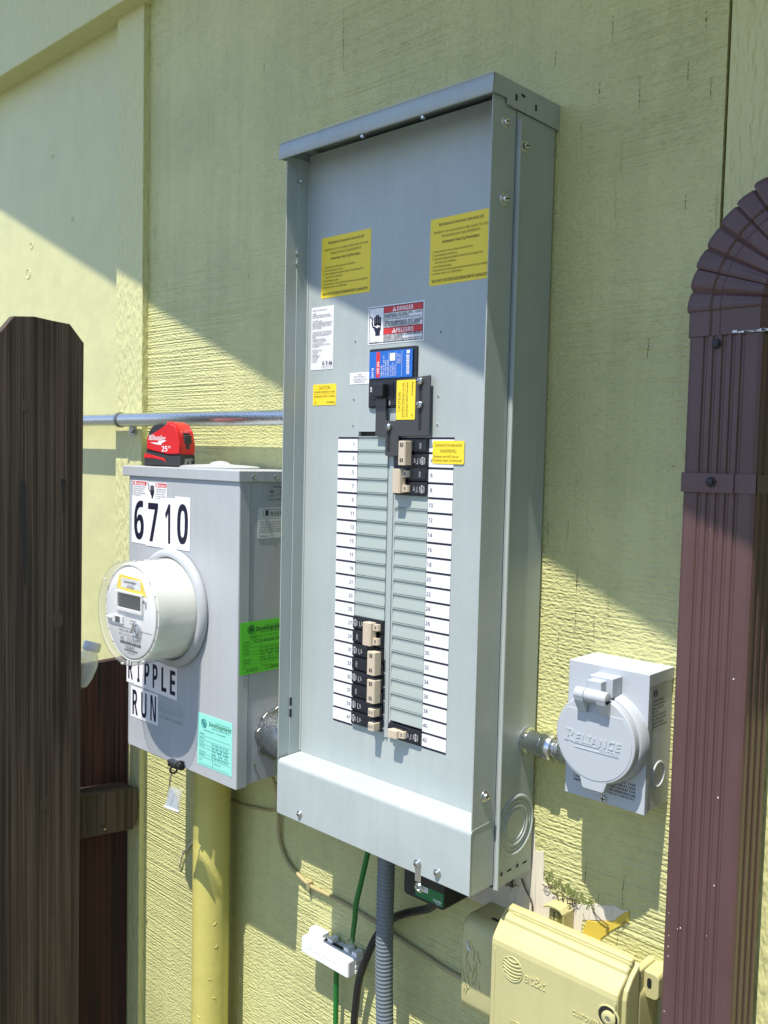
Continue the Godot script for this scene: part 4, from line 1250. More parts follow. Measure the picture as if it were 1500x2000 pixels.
	var b1 := sheet("permit_sticker", S, Vector3(-0.5300, -0.4345, zf), R.rotated(Vector3.BACK, 0.012), U, 0.0885, 0.0830, M.aqua_paper, a1)
	b1.set_meta("label", "pale aqua permit sticker on the front")
	seal.call(Vector3(-0.5130, -0.4485, zf + 0.0007), R, M.aqua_ink, b1)
	var a2: Array = permit.call(M.green_ink, M.ink)
	a2.append(["t", "6710 Ripple Run", 0.62, 0.390, 0.0042, 0, M.ink, F.serif, 0.055])
	a2.append(["t", "4-24-25", 0.26, 0.915, 0.0045, 0, M.ink, F.serif, 0.022])
	a2.append(["t", "J. Sanders", 0.75, 0.925, 0.0050, 0, M.ink, F.serif, 0.032])
	var b2 := sheet("permit_sticker", S, Vector3(x1 + 0.0008, -0.2790, 0.1385), Vector3.FORWARD, U, 0.0885, 0.0800, M.green_paper, a2)
	b2.set_meta("label", "bright green permit sticker on the side")
	seal.call(Vector3(x1 + 0.0014, -0.2905, 0.1180), Vector3.FORWARD, M.green_ink, b2)
	sheet("warning_label", S, Vector3(x1 - 0.0010, -0.1065, 0.1062), Vector3.FORWARD, U, 0.078, 0.0470, M.silver_label, [["r", 0.13, 0.06, 0.87, 0.28, K], ["r", 0.14, 0.075, 0.86, 0.265, M.silver_label], ["t", "\u26a0 WARNING", 0.5, 0.17, 0.0058, 0, K, F.bold, 0.050], ["r", 0.0, 0.355, 1.0, 0.363, K],
		["t", "This product can expose you to chemicals including", 0.05, 0.47, 0.0023, -1, K, F.sans, 0.068], ["t", "Chromium (hexavalent compounds), which are known", 0.05, 0.55, 0.0023, -1, K, F.sans, 0.069], ["t", "to the State of California to cause cancer, and", 0.05, 0.63, 0.0023, -1, K, F.sans, 0.064], ["t", "birth defects or other reproductive harm. For more", 0.05, 0.71, 0.0023, -1, K, F.sans, 0.069], ["t", "information go to www.P65Warnings.ca.gov", 0.05, 0.79, 0.0023, -1, K, F.sans, 0.060], ["t", "K5058 Rev A", 0.05, 0.93, 0.0014, -1, K, F.sans]], 0.003)
	sheet("listing_label", S, Vector3(x1 - 0.0010, -0.0705, 0.0885), Vector3.FORWARD, U, 0.060, 0.0270, M.grey_label, [["t", "MILBANK MFG. CO.", 0.5, 0.16, 0.0024, 0, K, F.bold, 0.036], ["t", "METER SOCKET", 0.62, 0.36, 0.0022, 0, K, F.bold], ["t", "SUITABLE FOR USE", 0.62, 0.50, 0.0020, 0, K, F.sans], ["t", "AS SERVICE EQUIPMENT", 0.62, 0.62, 0.0020, 0, K, F.sans], ["t", "UL", 0.15, 0.42, 0.0050, 0, K, F.bold], ["t", "LISTED", 0.15, 0.66, 0.0017, 0, K, F.sans], ["t", "Cat. No. U3040-XL       MADE IN USA", 0.5, 0.88, 0.0016, 0, K, F.sans, 0.05]])

	# hasp under the front cover
	mb = MB.new(M.dark_slot)
	mb.box(Vector3(-0.5985, -0.5365, 0.132), Vector3(-0.5765, -0.5315, 0.153), 0.001)
	mb.use(M.strap_steel)
	mb.box(Vector3(-0.5990, -0.5310, 0.1420), Vector3(-0.5760, -0.5260, 0.1530), 0.0008)
	mb.use(M.screw_black)
	mb.cyl(Vector3(-0.5735, -0.5300, 0.146), Vector3(-0.5655, -0.5300, 0.146), 0.0075, 18, 0.001)
	mb.torus(Vector3(-0.5890, -0.5420, 0.147), Vector3(1, 0, 0.5).normalized(), 0.0055, 0.0018, 20)
	part("hasp", mb, S)

	# the seal that dangles from the hasp
	var T := thing("hanging_seal_tag", Vector3(-0.593, -0.612, 0.147), "clear plastic seal tag with a blue triangle hanging from the meter box hasp", "tag")
	mb = MB.new(M.strap_steel)
	mb.tube(v3([-0.589, -0.5465, 0.1475, -0.5945, -0.552, 0.1475, -0.5975, -0.566, 0.1475, -0.5990, -0.580, 0.1475, -0.6035, -0.594, 0.1475]), 0.0007, 6)
	mb.tube(v3([-0.589, -0.5465, 0.1475, -0.5965, -0.555, 0.149, -0.5985, -0.571, 0.149, -0.6060, -0.590, 0.148]), 0.0006, 6)
	part("wire", mb, T)
	mb = MB.new(M.tag_blue)
	mb.prism(v2([-0.6110, -0.6085, -0.5745, -0.6060, -0.5790, -0.5905, -0.5840, -0.5795, -0.5875, -0.5745, -0.5935, -0.5760, -0.6000, -0.5840, -0.6070, -0.5980]), 2, 0.1462, 0.1478, 0.0004)
	mb.use(M.ink_grey)
	mb.text("AE 202114", Vector3(-0.5905, -0.5925, 0.1481), Vector3(0.42, 0.9, 0).normalized(), Vector3(-0.9, 0.42, 0).normalized(), 0.0030, 0, F.bold, 0.023)
	part("triangle", mb, T)
	mb = MB.new(M.clear_tag)
	mb.prism(v2([-0.6090, -0.6065, -0.5745, -0.6045, -0.5660, -0.5700, -0.5990, -0.5715]), 2, 0.1450, 0.1456)
	mb.prism(v2([-0.6090, -0.6065, -0.5745, -0.6045, -0.5660, -0.5700, -0.5990, -0.5715]), 2, 0.1486, 0.1492)
	part("clear_sleeve", mb, T)
	mb = MB.new(M.white_plastic)
	mb.cyl(Vector3(-0.6135, -0.6095, 0.147), Vector3(-0.5730, -0.6068, 0.147), 0.0024, 10, 0.0005)
	part("foot", mb, T)

	# the meter itself
	var c := Vector3(-0.6005, -0.2770, zf)
	var E := thing("electricity_meter", c, "round glass-covered electricity meter on the front of the meter box", "electricity meter")
	mb = MB.new(G)
	mb.lathe(v2([0.080, 0.0015, 0.0955, 0.0015, 0.0965, 0.004, 0.0955, 0.0085, 0.0915, 0.0130, 0.0870, 0.0142, 0.0840, 0.0130, 0.0830, 0.0080]), c, Vector3.BACK, 56)
	part("sealing_ring", mb, E)
	mb = MB.new(M.cream_plastic)
	mb.lathe(v2([0.0815, 0.004, 0.0812, 0.010, 0.0790, 0.013, 0.0788, 0.0740, 0.0776, 0.0770, 0.0755, 0.0780, 0.0738, 0.0772, 0.0732, 0.0730, 0.0, 0.0730]), c, Vector3.BACK, 56)
	var body := part("meter_body", mb, E)
	mb = MB.new(M.white_plastic)
	mb.lathe(v2([0.0715, 0.0720, 0.0715, 0.0786, 0.0705, 0.0792, 0.0, 0.0792]), c, Vector3.BACK, 48)
	var face := part("face_plate", mb, body)
	for k in 20:
		var a := TAU * (k + 0.5) / 20.0
		var d := Vector3(cos(a), sin(a), 0)
		if absf(d.y) > 0.72:
			continue
		mb = MB.new(M.ink_grey)
		var s := Vector3.BACK * 0.0782
		mb.box(c + s + Vector3(d.x * 0.0748, d.y * 0.0748, 0) - Vector3(0.0028, 0.0003, 0.0004), c + s + Vector3(d.x * 0.0748, d.y * 0.0748, 0) + Vector3(0.0028, 0.0003, 0.0002))
		part("scale_mark", mb, body)
	var fz := c.z + 0.0793
	mb = MB.new(M.yellow_vinyl)
	mb.prism(v2([c.x - 0.040, c.y + 0.0355, c.x + 0.046, c.y + 0.0300, c.x + 0.036, c.y + 0.0500, c.x + 0.028, c.y + 0.0560, c.x - 0.031, c.y + 0.0580]), 2, fz, fz + 0.0004)
	mb.use(M.white_paper)
	mb.box(Vector3(c.x - 0.026, c.y + 0.0380, fz + 0.0003), Vector3(c.x + 0.030, c.y + 0.0530, fz + 0.0006))
	mb.use(K)
	mb.text("AUSTIN ENERGY", Vector3(c.x + 0.000, c.y + 0.0475, fz + 0.0009), R, U, 0.0036, 0, F.bold, 0.036)
	mb.text("CL200 240V", Vector3(c.x + 0.002, c.y + 0.0430, fz + 0.0009), R, U, 0.0022, 0, F.sans, 0.018)
	mb.text("DO NOT REMOVE", Vector3(c.x + 0.002, c.y + 0.0398, fz + 0.0009), R, U, 0.0020, 0, F.bold, 0.022)
	part("yellow_label", mb, body)
	mb = MB.new(M.white_plastic)
	var wx0 := c.x - 0.0365
	var wx1 := c.x + 0.0385
	var wy0 := c.y + 0.0010
	var wy1 := c.y + 0.0325
	mb.box(Vector3(wx0, wy0, fz), Vector3(wx1, wy0 + 0.0055, fz + 0.0040), 0.0006)
	mb.box(Vector3(wx0, wy1 - 0.003, fz), Vector3(wx1, wy1, fz + 0.0040), 0.0006)
	mb.box(Vector3(wx0, wy0 + 0.0055, fz), Vector3(wx0 + 0.005, wy1 - 0.003, fz + 0.0039))
	mb.box(Vector3(wx1 - 0.003, wy0 + 0.0055, fz), Vector3(wx1, wy1 - 0.003, fz + 0.0039))
	mb.use(M.lcd)
	mb.box(Vector3(wx0 + 0.005, wy0 + 0.0055, fz), Vector3(wx1 - 0.003, wy1 - 0.003, fz + 0.0015))
	part("display", mb, body)
	mb = MB.new(M.white_plastic)
	mb.box(Vector3(c.x - 0.0480, c.y - 0.0200, fz), Vector3(c.x - 0.0180, c.y - 0.0080, fz + 0.0030), 0.0006)
	mb.box(Vector3(c.x - 0.066, c.y - 0.0150, fz), Vector3(c.x - 0.0480, c.y - 0.0115, fz + 0.0050), 0.001)
	mb.use(K)
	mb.box(Vector3(c.x - 0.0390, c.y - 0.0185, fz + 0.0028), Vector3(c.x - 0.0250, c.y - 0.0095, fz + 0.0034))
	mb.box(Vector3(c.x + 0.000, c.y - 0.0125, fz), Vector3(c.x + 0.012, c.y - 0.0118, fz + 0.0002))
	mb.box(Vector3(c.x + 0.000, c.y - 0.0172, fz), Vector3(c.x + 0.012, c.y - 0.0165, fz + 0.0002))
	mb.box(Vector3(c.x - 0.058, c.y - 0.0255, fz), Vector3(c.x + 0.062, c.y - 0.0249, fz + 0.0003))
	part("optical_port", mb, body)
	mb = MB.new(M.zinc)
	mb.prism(v2([c.x + 0.008, c.y - 0.030, c.x + 0.017, c.y - 0.010, c.x + 0.028, c.y - 0.028, c.x + 0.024, c.y - 0.030, c.x + 0.017, c.y - 0.018, c.x + 0.013, c.y - 0.030]), 2, fz, fz + 0.0050, 0.0008)
	mb.torus(Vector3(c.x + 0.0245, c.y - 0.0240, fz + 0.003), Vector3.BACK, 0.0085, 0.0018, 20)
	mb.cyl(Vector3(c.x + 0.0445, c.y + 0.0225, fz), Vector3(c.x + 0.0445, c.y + 0.0225, fz + 0.004), 0.003, 10)
	part("reset_ring", mb, body)
	mb = MB.new(K)
	mb.text("FOCUS AXR-SD", Vector3(c.x - 0.014, c.y - 0.0300, fz + 0.0003), R, U, 0.0042, 0, F.sans, 0.034)
	mb.text("FORM 2S CL200 240V 3W 60Hz TA 30 Kh 7.2", Vector3(c.x + 0.000, c.y - 0.0360, fz + 0.0003), R, U, 0.0024, 0, F.sans, 0.066)
	mb.text("AE   7274973", Vector3(c.x + 0.001, c.y - 0.0425, fz + 0.0003), R, U, 0.0052, 0, F.sans, 0.058)
	var bx := c.x - 0.028
	while bx < c.x + 0.030:
		var bw := rng.randf_range(0.0004, 0.0012)
		mb.box(Vector3(bx, c.y - 0.0510, fz), Vector3(bx + bw, c.y - 0.0465, fz + 0.0003))
		if bx > c.x - 0.016 and bx < c.x + 0.022:
			mb.box(Vector3(bx, c.y - 0.0608, fz), Vector3(bx + bw, c.y - 0.0585, fz + 0.0003))
		bx += bw + rng.randf_range(0.0004, 0.0011)
	mb.text("AUSTIN ENERGY", Vector3(c.x, c.y - 0.0535, fz + 0.0003), R, U, 0.0017, 0, F.sans, 0.030)
	mb.text("114 483 946", Vector3(c.x, c.y - 0.0562, fz + 0.0003), R, U, 0.0022, 0, F.bold, 0.023)
	mb.text("MADE IN MEXICO", Vector3(c.x + 0.004, c.y - 0.0635, fz + 0.0003), R, U, 0.0015, 0, F.sans, 0.022)
	part("face_print", mb, face)
	mb = MB.new(M.clear_cover)
	mb.lathe(v2([0.0822, 0.010, 0.0822, 0.0830, 0.0815, 0.0870, 0.0795, 0.0895, 0.0765, 0.0904, 0.0740, 0.0898, 0.0735, 0.0888, 0.0, 0.0888]), c, Vector3.BACK, 64)
	part("glass_cover", mb, E)
	mb = MB.new(M.cream_plastic)
	for a in [2.55, 4.55, 5.3]:
		var p := c + Vector3(cos(a) * 0.0825, sin(a) * 0.0825, 0.084)
		mb.box(p - Vector3(0.003, 0.0015, 0.002), p + Vector3(0.003, 0.0015, 0.002), 0.0008)
	part("cover_lug", mb, E)

# ---------------------------------------------------------------- tape measure standing on the meter box
func build_tape() -> void:
	var o := Vector3(-0.6780, -0.0500, 0.1000)
	var T := thing("tape_measure", o, "red and black tape measure standing on top of the meter box", "tape measure")
	T.rotation.y = 0.0
	var X := Transform3D(Basis(Vector3.UP, deg_to_rad(17.0)) * Basis.from_scale(Vector3(0.88, 0.97, 0.88)), o)
	var put := func(called: String, mb: MB, parent: Node) -> MeshInstance3D: return part(called, mb, parent)
	# local: x towards the mouth, y up, z towards the viewer's side
	var mb := MB.new(M.tape_black)
	mb.xf = X
	mb.prism(v2([-0.0440, 0.018, 0.040, 0.018, 0.0415, 0.040, 0.036, 0.060, 0.028, 0.0705, 0.016, 0.0755, -0.010, 0.0765, -0.027, 0.0720, -0.038, 0.060, -0.043, 0.042]), 2, -0.020, 0.020, 0.004, true)
	var cs := part("case", mb, T)
	mb = MB.new(M.tape_black)
	mb.xf = X
	mb.prism(v2([-0.0465, 0.0005, 0.041, 0.0005, 0.043, 0.003, 0.043, 0.021, 0.030, 0.0215, 0.012, 0.0210, -0.020, 0.0255, -0.0420, 0.0250, -0.0465, 0.016]), 2, -0.0215, 0.0215, 0.003)
	part("base", mb, T)
	mb = MB.new(M.tape_red)
	mb.xf = X
	mb.prism(v2([-0.0455, 0.0145, -0.0430, 0.0225, -0.0200, 0.0190, 0.004, 0.0145, 0.008, 0.0080, -0.001, 0.0115, -0.020, 0.0140]), 2, 0.0200, 0.0222, 0.0006)
	part("base_stripe", mb, T)
	mb = MB.new(M.tape_red)
	mb.xf = X
	mb.prism(v2([-0.0385, 0.0300, -0.022, 0.0270, 0.014, 0.0215, 0.0400, 0.0225, 0.0415, 0.040, 0.036, 0.060, 0.028, 0.0710, 0.014, 0.0760, -0.003, 0.0660, -0.0385, 0.0500]), 2, 0.0195, 0.0228, 0.0018)
	var sp := part("side_panel", mb, T)
	mb = MB.new(M.tape_red)
	mb.xf = X
	mb.prism(v2([0.012, 0.0220, 0.0425, 0.0220, 0.0435, 0.040, 0.038, 0.0610, 0.0295, 0.0725, 0.016, 0.0780, 0.006, 0.0775]), 2, -0.0212, 0.0212, 0.005, true)
	part("front_shell", mb, T)
	mb = MB.new(M.tape_black)
	mb.xf = X
	mb.box(Vector3(0.0340, 0.0400, -0.0105), Vector3(0.0455, 0.0555, 0.0105), 0.002)
	mb.box(Vector3(0.0390, 0.0310, -0.0050), Vector3(0.0450, 0.0405, 0.0050), 0.0015)
	mb.box(Vector3(0.0385, 0.0560, -0.0100), Vector3(0.0410, 0.0590, 0.0100), 0.001)
	part("lock_button", mb, T)
	mb = MB.new(M.strap_steel)
	mb.xf = X
	mb.box(Vector3(0.0428, 0.0010, -0.0100), Vector3(0.0440, 0.0145, 0.0100), 0.0003)
	mb.box(Vector3(0.0428, 0.0120, -0.0110), Vector3(0.0470, 0.0150, 0.0110), 0.0004)
	mb.use(M.dark_slot)
	mb.cyl(X.basis.inverse() * Vector3.ZERO + Vector3(0.0438, 0.0075, 0), Vector3(0.0444, 0.0075, 0), 0.0026, 12)
	part("hook", mb, T)
	mb = MB.new(M.white_vinyl)
	mb.xf = X
	mb.text("Milwaukee", Vector3(-0.0120, 0.0500, 0.0230), Vector3(0.995, -0.04, 0).normalized(), Vector3(0.04, 0.995, 0).normalized(), 0.0085, 0, F.serifb, 0.0400, 0.0, 0.30)
	mb.prism(v2([-0.0300, 0.0415, -0.0080, 0.0415, -0.0100, 0.0440, 0.0110, 0.0455, -0.0030, 0.0395, -0.0005, 0.0375, -0.0150, 0.0385]), 2, 0.0228, 0.0231)
	mb.text("25", Vector3(0.0060, 0.0310, 0.0230), Vector3.RIGHT, Vector3.UP, 0.0095, 0, F.bold, 0.0135)
	mb.text("FT", Vector3(0.0175, 0.0338, 0.0230), Vector3.RIGHT, Vector3.UP, 0.0040, 0, F.bold, 0.0060)
	part("lettering", mb, sp)

# ---------------------------------------------------------------- conduits, wires and small boxes
func build_conduits() -> void:
	var C := thing("galvanised_conduit", Vector3(-0.9, 0.035, 0.035), "galvanised steel conduit running level along the wall into the breaker panel", "conduit")
	var mb := MB.new(M.galvanised)
	mb.tube(v3([-3.0, 0.0365, 0.035, -2.0, 0.0360, 0.035, -0.944, 0.0352, 0.035]), 0.0112, 28)
	part("pipe", mb, C)
	mb = MB.new(M.galvanised)
	mb.tube(v3([-0.950, 0.0350, 0.035, -0.70, 0.0343, 0.035, -0.3485, 0.0330, 0.035]), 0.0128, 28)
	part("pipe", mb, C)
	mb = MB.new(M.strap_steel)
	mb.lathe(v2([0.0112, 0, 0.0150, 0, 0.0150, 0.006, 0.0128, 0.006]), Vector3(-0.950, 0.035, 0.035), Vector3.RIGHT, 28)
	mb.box(Vector3(-0.946, 0.006, 0.0142), Vector3(-0.924, 0.026, 0.0162), 0.0006)
	mb.cyl(Vector3(-0.933, 0.0135, 0.016), Vector3(-0.933, 0.0135, 0.0215), 0.0045, 12, 0.0008)
	part("pipe_strap", mb, C)

	var N := thing("conduit_nipple", Vector3(-0.39, -0.461, 0.062), "short wide grey conduit nipple with a locknut joining meter box and breaker panel", "conduit")
	mb = MB.new(M.galvanised)
	mb.cyl(Vector3(-0.4325, -0.4610, 0.064), Vector3(-0.347, -0.4610, 0.064), 0.0350, 36)
	part("pipe", mb, N)
	mb = MB.new(M.strap_steel)
	var ring := PackedVector2Array()
	for k in 48:
		var a := TAU * k / 48.0
		var r := 0.0425 if k % 6 < 3 else 0.0390
		ring.append(Vector2(0.064 + cos(a) * r, -0.461 + sin(a) * r))
	mb.prism(ring, 0, -0.4318, -0.4270, 0.0012)
	part("locknut", mb, N)

	var R := thing("yellow_riser_pipe", Vector3(-0.612, -1.6, 0.052), "yellow-painted plastic pipe rising into the underside of the meter box", "pipe")
	mb = MB.new(M.riser_paint)
	mb.cyl(Vector3(-0.612, -1.6, 0.053), Vector3(-0.612, -0.5316, 0.053), 0.0318, 40)
	part("pipe", mb, R)
	mb = MB.new(M.riser_paint)
	for k in 6:
		var a := rng.randf_range(-0.2, 1.6)
		var y := rng.randf_range(-1.2, -0.7)
		var p := Vector3(-0.612 + sin(a) * 0.0320, y, 0.053 + cos(a) * 0.0320)
		var d := Vector3(cos(a) * 0.5, rng.randf_range(-0.6, 0.8), -sin(a) * 0.5) * 0.005
		mb.tube(PackedVector3Array([p - d, p + Vector3(0, rng.randfn(0, 0.002), 0), p + d]), rng.randf_range(0.0004, 0.001), 5)
	var dr := part("paint_drip", mb, R)
	dr.set_meta("kind", "stuff")
	mb = MB.new(M.caulk)
	mb.tube(v3([-0.7330, -0.7480, 0.003, -0.7420, -0.7580, 0.006, -0.7560, -0.7740, 0.006, -0.7690, -0.7890, 0.006, -0.7760, -0.8080, 0.005, -0.7810, -0.8170, 0.003]), 0.0021, 6)
	mb.tube(v3([-0.7520, -0.7600, 0.005, -0.7420, -0.7580, 0.007, -0.7360, -0.7500, 0.005]), 0.0018, 6)
	tag(part("caulk_strip", mb), "peeling sliver of pale caulk on the wall left of the yellow pipe", "caulk")

	var X := thing("flexible_conduit", Vector3(-0.2, -0.9, 0.05), "grey ribbed flexible conduit hanging from the bottom of the breaker panel", "conduit")
	mb = MB.new(M.flex_grey)
	mb.tube(v3([-0.2030, -0.5420, 0.050, -0.2030, -0.60, 0.050, -0.2035, -0.70, 0.050, -0.2010, -0.80, 0.050, -0.1940, -0.90, 0.050, -0.1860, -1.05, 0.048, -0.180, -1.3, 0.045]), 0.0122, 24, 0.0058, 0.0012)
	part("ribbed_hose", mb, X)

	var w1 := MB.new(M.wire_green)
	w1.tube(v3([-0.2380, -0.5430, 0.045, -0.2420, -0.590, 0.046, -0.2530, -0.640, 0.047, -0.2660, -0.685, 0.045, -0.2735, -0.715, 0.040, -0.2830, -0.745, 0.034, -0.2890, -0.757, 0.028, -0.3010, -0.7660, 0.022]), 0.0040, 12)
	tag(part("green_wire", w1), "green insulated ground wire curving from the breaker panel into the white block", "wire", "green ground wires")
	w1 = MB.new(M.wire_green)
	w1.tube(v3([-0.330, -0.800, 0.020, -0.3325, -0.850, 0.018, -0.334, -0.92, 0.016, -0.336, -1.2, 0.014]), 0.0042, 12)
	tag(part("green_wire", w1), "green wire running straight down from under the white block", "wire", "green ground wires")
	w1 = MB.new(M.copper)
	w1.cyl(Vector3(-0.2995, -0.7650, 0.0225), Vector3(-0.3080, -0.7700, 0.020), 0.0018, 8)
	tag(part("copper_wire_end", w1), "bare copper wire end entering the white block", "wire")

	var k := MB.new(M.cable_black)
	k.tube(v3([-0.1100, -0.603, 0.050, -0.1180, -0.628, 0.042, -0.1360, -0.648, 0.032, -0.1620, -0.664, 0.026, -0.1900, -0.680, 0.022, -0.2180, -0.700, 0.020, -0.2440, -0.732, 0.020, -0.2640, -0.775, 0.022, -0.2770, -0.815, 0.024, -0.2850, -0.860, 0.022, -0.2900, -0.92, 0.020, -0.294, -1.2, 0.016]), 0.0058, 12)
	tag(part("black_cable", k), "black cable looping from the surge protector down past the white block", "cable")

	var t := thing("tan_cable", Vector3(-0.4, -0.72, 0.005), "thin tan cable sagging along the wall under the breaker panel", "cable")
	mb = MB.new(M.cable_tan)
	mb.tube(v3([-0.640, -0.6400, 0.004, -0.5900, -0.6400, 0.004, -0.5450, -0.6330, 0.004, -0.5100, -0.6260, 0.005, -0.4930, -0.6130, 0.007, -0.4900, -0.5850, 0.012, -0.4900, -0.56, 0.02]), 0.0026, 10)
	mb.tube(v3([-0.4880, -0.5700, 0.012, -0.4890, -0.6200, 0.008, -0.4870, -0.6680, 0.006, -0.4740, -0.6930, 0.005, -0.4530, -0.7080, 0.005, -0.4120, -0.7215, 0.005, -0.3640, -0.7220, 0.005, -0.3180, -0.7230, 0.005, -0.2500, -0.7290, 0.005, -0.1900, -0.7360, 0.005, -0.1300, -0.7430, 0.005, -0.0850, -0.7450, 0.005, -0.02, -0.75, 0.005]), 0.0032, 10)
	part("cable", mb, t)
	mb = MB.new(M.cable_tan)
	mb.box(Vector3(-0.4155, -0.7290, 0.0), Vector3(-0.4085, -0.7145, 0.0095), 0.0016)
	mb.use(M.twig)
	mb.cyl(Vector3(-0.4120, -0.7290, 0.004), Vector3(-0.4118, -0.7390, 0.002), 0.0007, 6)
	part("cable_clip", mb, t)

	# white bonding block
	var B := thing("bonding_block", Vector3(-0.34, -0.815, 0.0), "white plastic grounding terminal block screwed to the wall below the breaker panel", "terminal block")
	mb = MB.new(M.white_plastic)
	mb.box(Vector3(-0.3960, -0.8150, 0.012), Vector3(-0.2880, -0.7870, 0.0375), 0.0035)
	var bb := part("cover", mb, B)
	mb = MB.new(M.white_plastic)
	mb.box(Vector3(-0.3900, -0.8080, 0.001), Vector3(-0.2930, -0.7900, 0.0125))
	for x in [[-0.3960, -0.3640], [-0.3530, -0.3420], [-0.3170, -0.3060], [-0.2990, -0.2880]]:
		mb.box(Vector3(x[0], -0.7900, 0.004), Vector3(x[1], -0.7805, 0.0200), 0.0014)
	for y in [-0.8115, -0.8035, -0.7955]:
		mb.box(Vector3(-0.2900, y, 0.004), Vector3(-0.2865, y + 0.0055, 0.022), 0.0008)
	part("base", mb, B)
	mb = MB.new(M.white_plastic)
	mb.text("INTERSYSTEM BONDING", Vector3(-0.3440, -0.7985, 0.0375), Vector3.RIGHT, Vector3.UP, 0.0034, 0, F.sans, 0.070, 0.0004)
	mb.torus(Vector3(-0.3440, -0.8065, 0.0375), Vector3.BACK, 0.0035, 0.0005, 16)
	part("embossed_lettering", mb, bb)
	mb = MB.new(M.dark_slot)
	mb.box(Vector3(-0.3600, -0.7900, 0.014), Vector3(-0.3080, -0.7865, 0.0200))
	part("terminal_slot", mb, B)

	# surge protector tucked under the panel
	var Q := thing("surge_protector", Vector3(-0.105, -0.61, 0.05), "black surge protector with a green label hanging under the breaker panel", "surge protector")
	mb = MB.new(M.surge_black)
	mb.prism(round_rect(-0.1440, -0.6130, -0.0720, -0.5480, 0.006), 2, 0.030, 0.080, 0.002)
	var qc := part("case", mb, Q)
	mb = MB.new(M.surge_black)
	mb.cyl(Vector3(-0.1080, -0.606, 0.050), Vector3(-0.1150, -0.622, 0.046), 0.0085, 16, 0.001)
	part("cable_gland", mb, Q)
	mb = MB.new(M.surge_black)
	mb.cyl(Vector3(-0.108, -0.555, 0.055), Vector3(-0.108, -0.540, 0.055), 0.012, 16)
	part("mounting_hub", mb, Q)
	sheet("label", qc, Vector3(-0.1220, -0.5900, 0.080), Vector3.RIGHT, Vector3.UP, 0.0480, 0.0200, M.surge_green, [["r", 0.03, 0.06, 0.46, 0.40, M.white_vinyl], ["t", "SQUARE D", 0.24, 0.23, 0.0040, 0, M.surge_black, F.bold, 0.0180], ["t", "Schneider", 0.80, 0.62, 0.0032, 0, M.white_vinyl, F.bold, 0.0140], ["t", "Electric", 0.84, 0.80, 0.0024, 0, M.white_vinyl, F.sans, 0.0090], ["r", 0.0, 0.88, 1.0, 1.0, M.surge_black]])

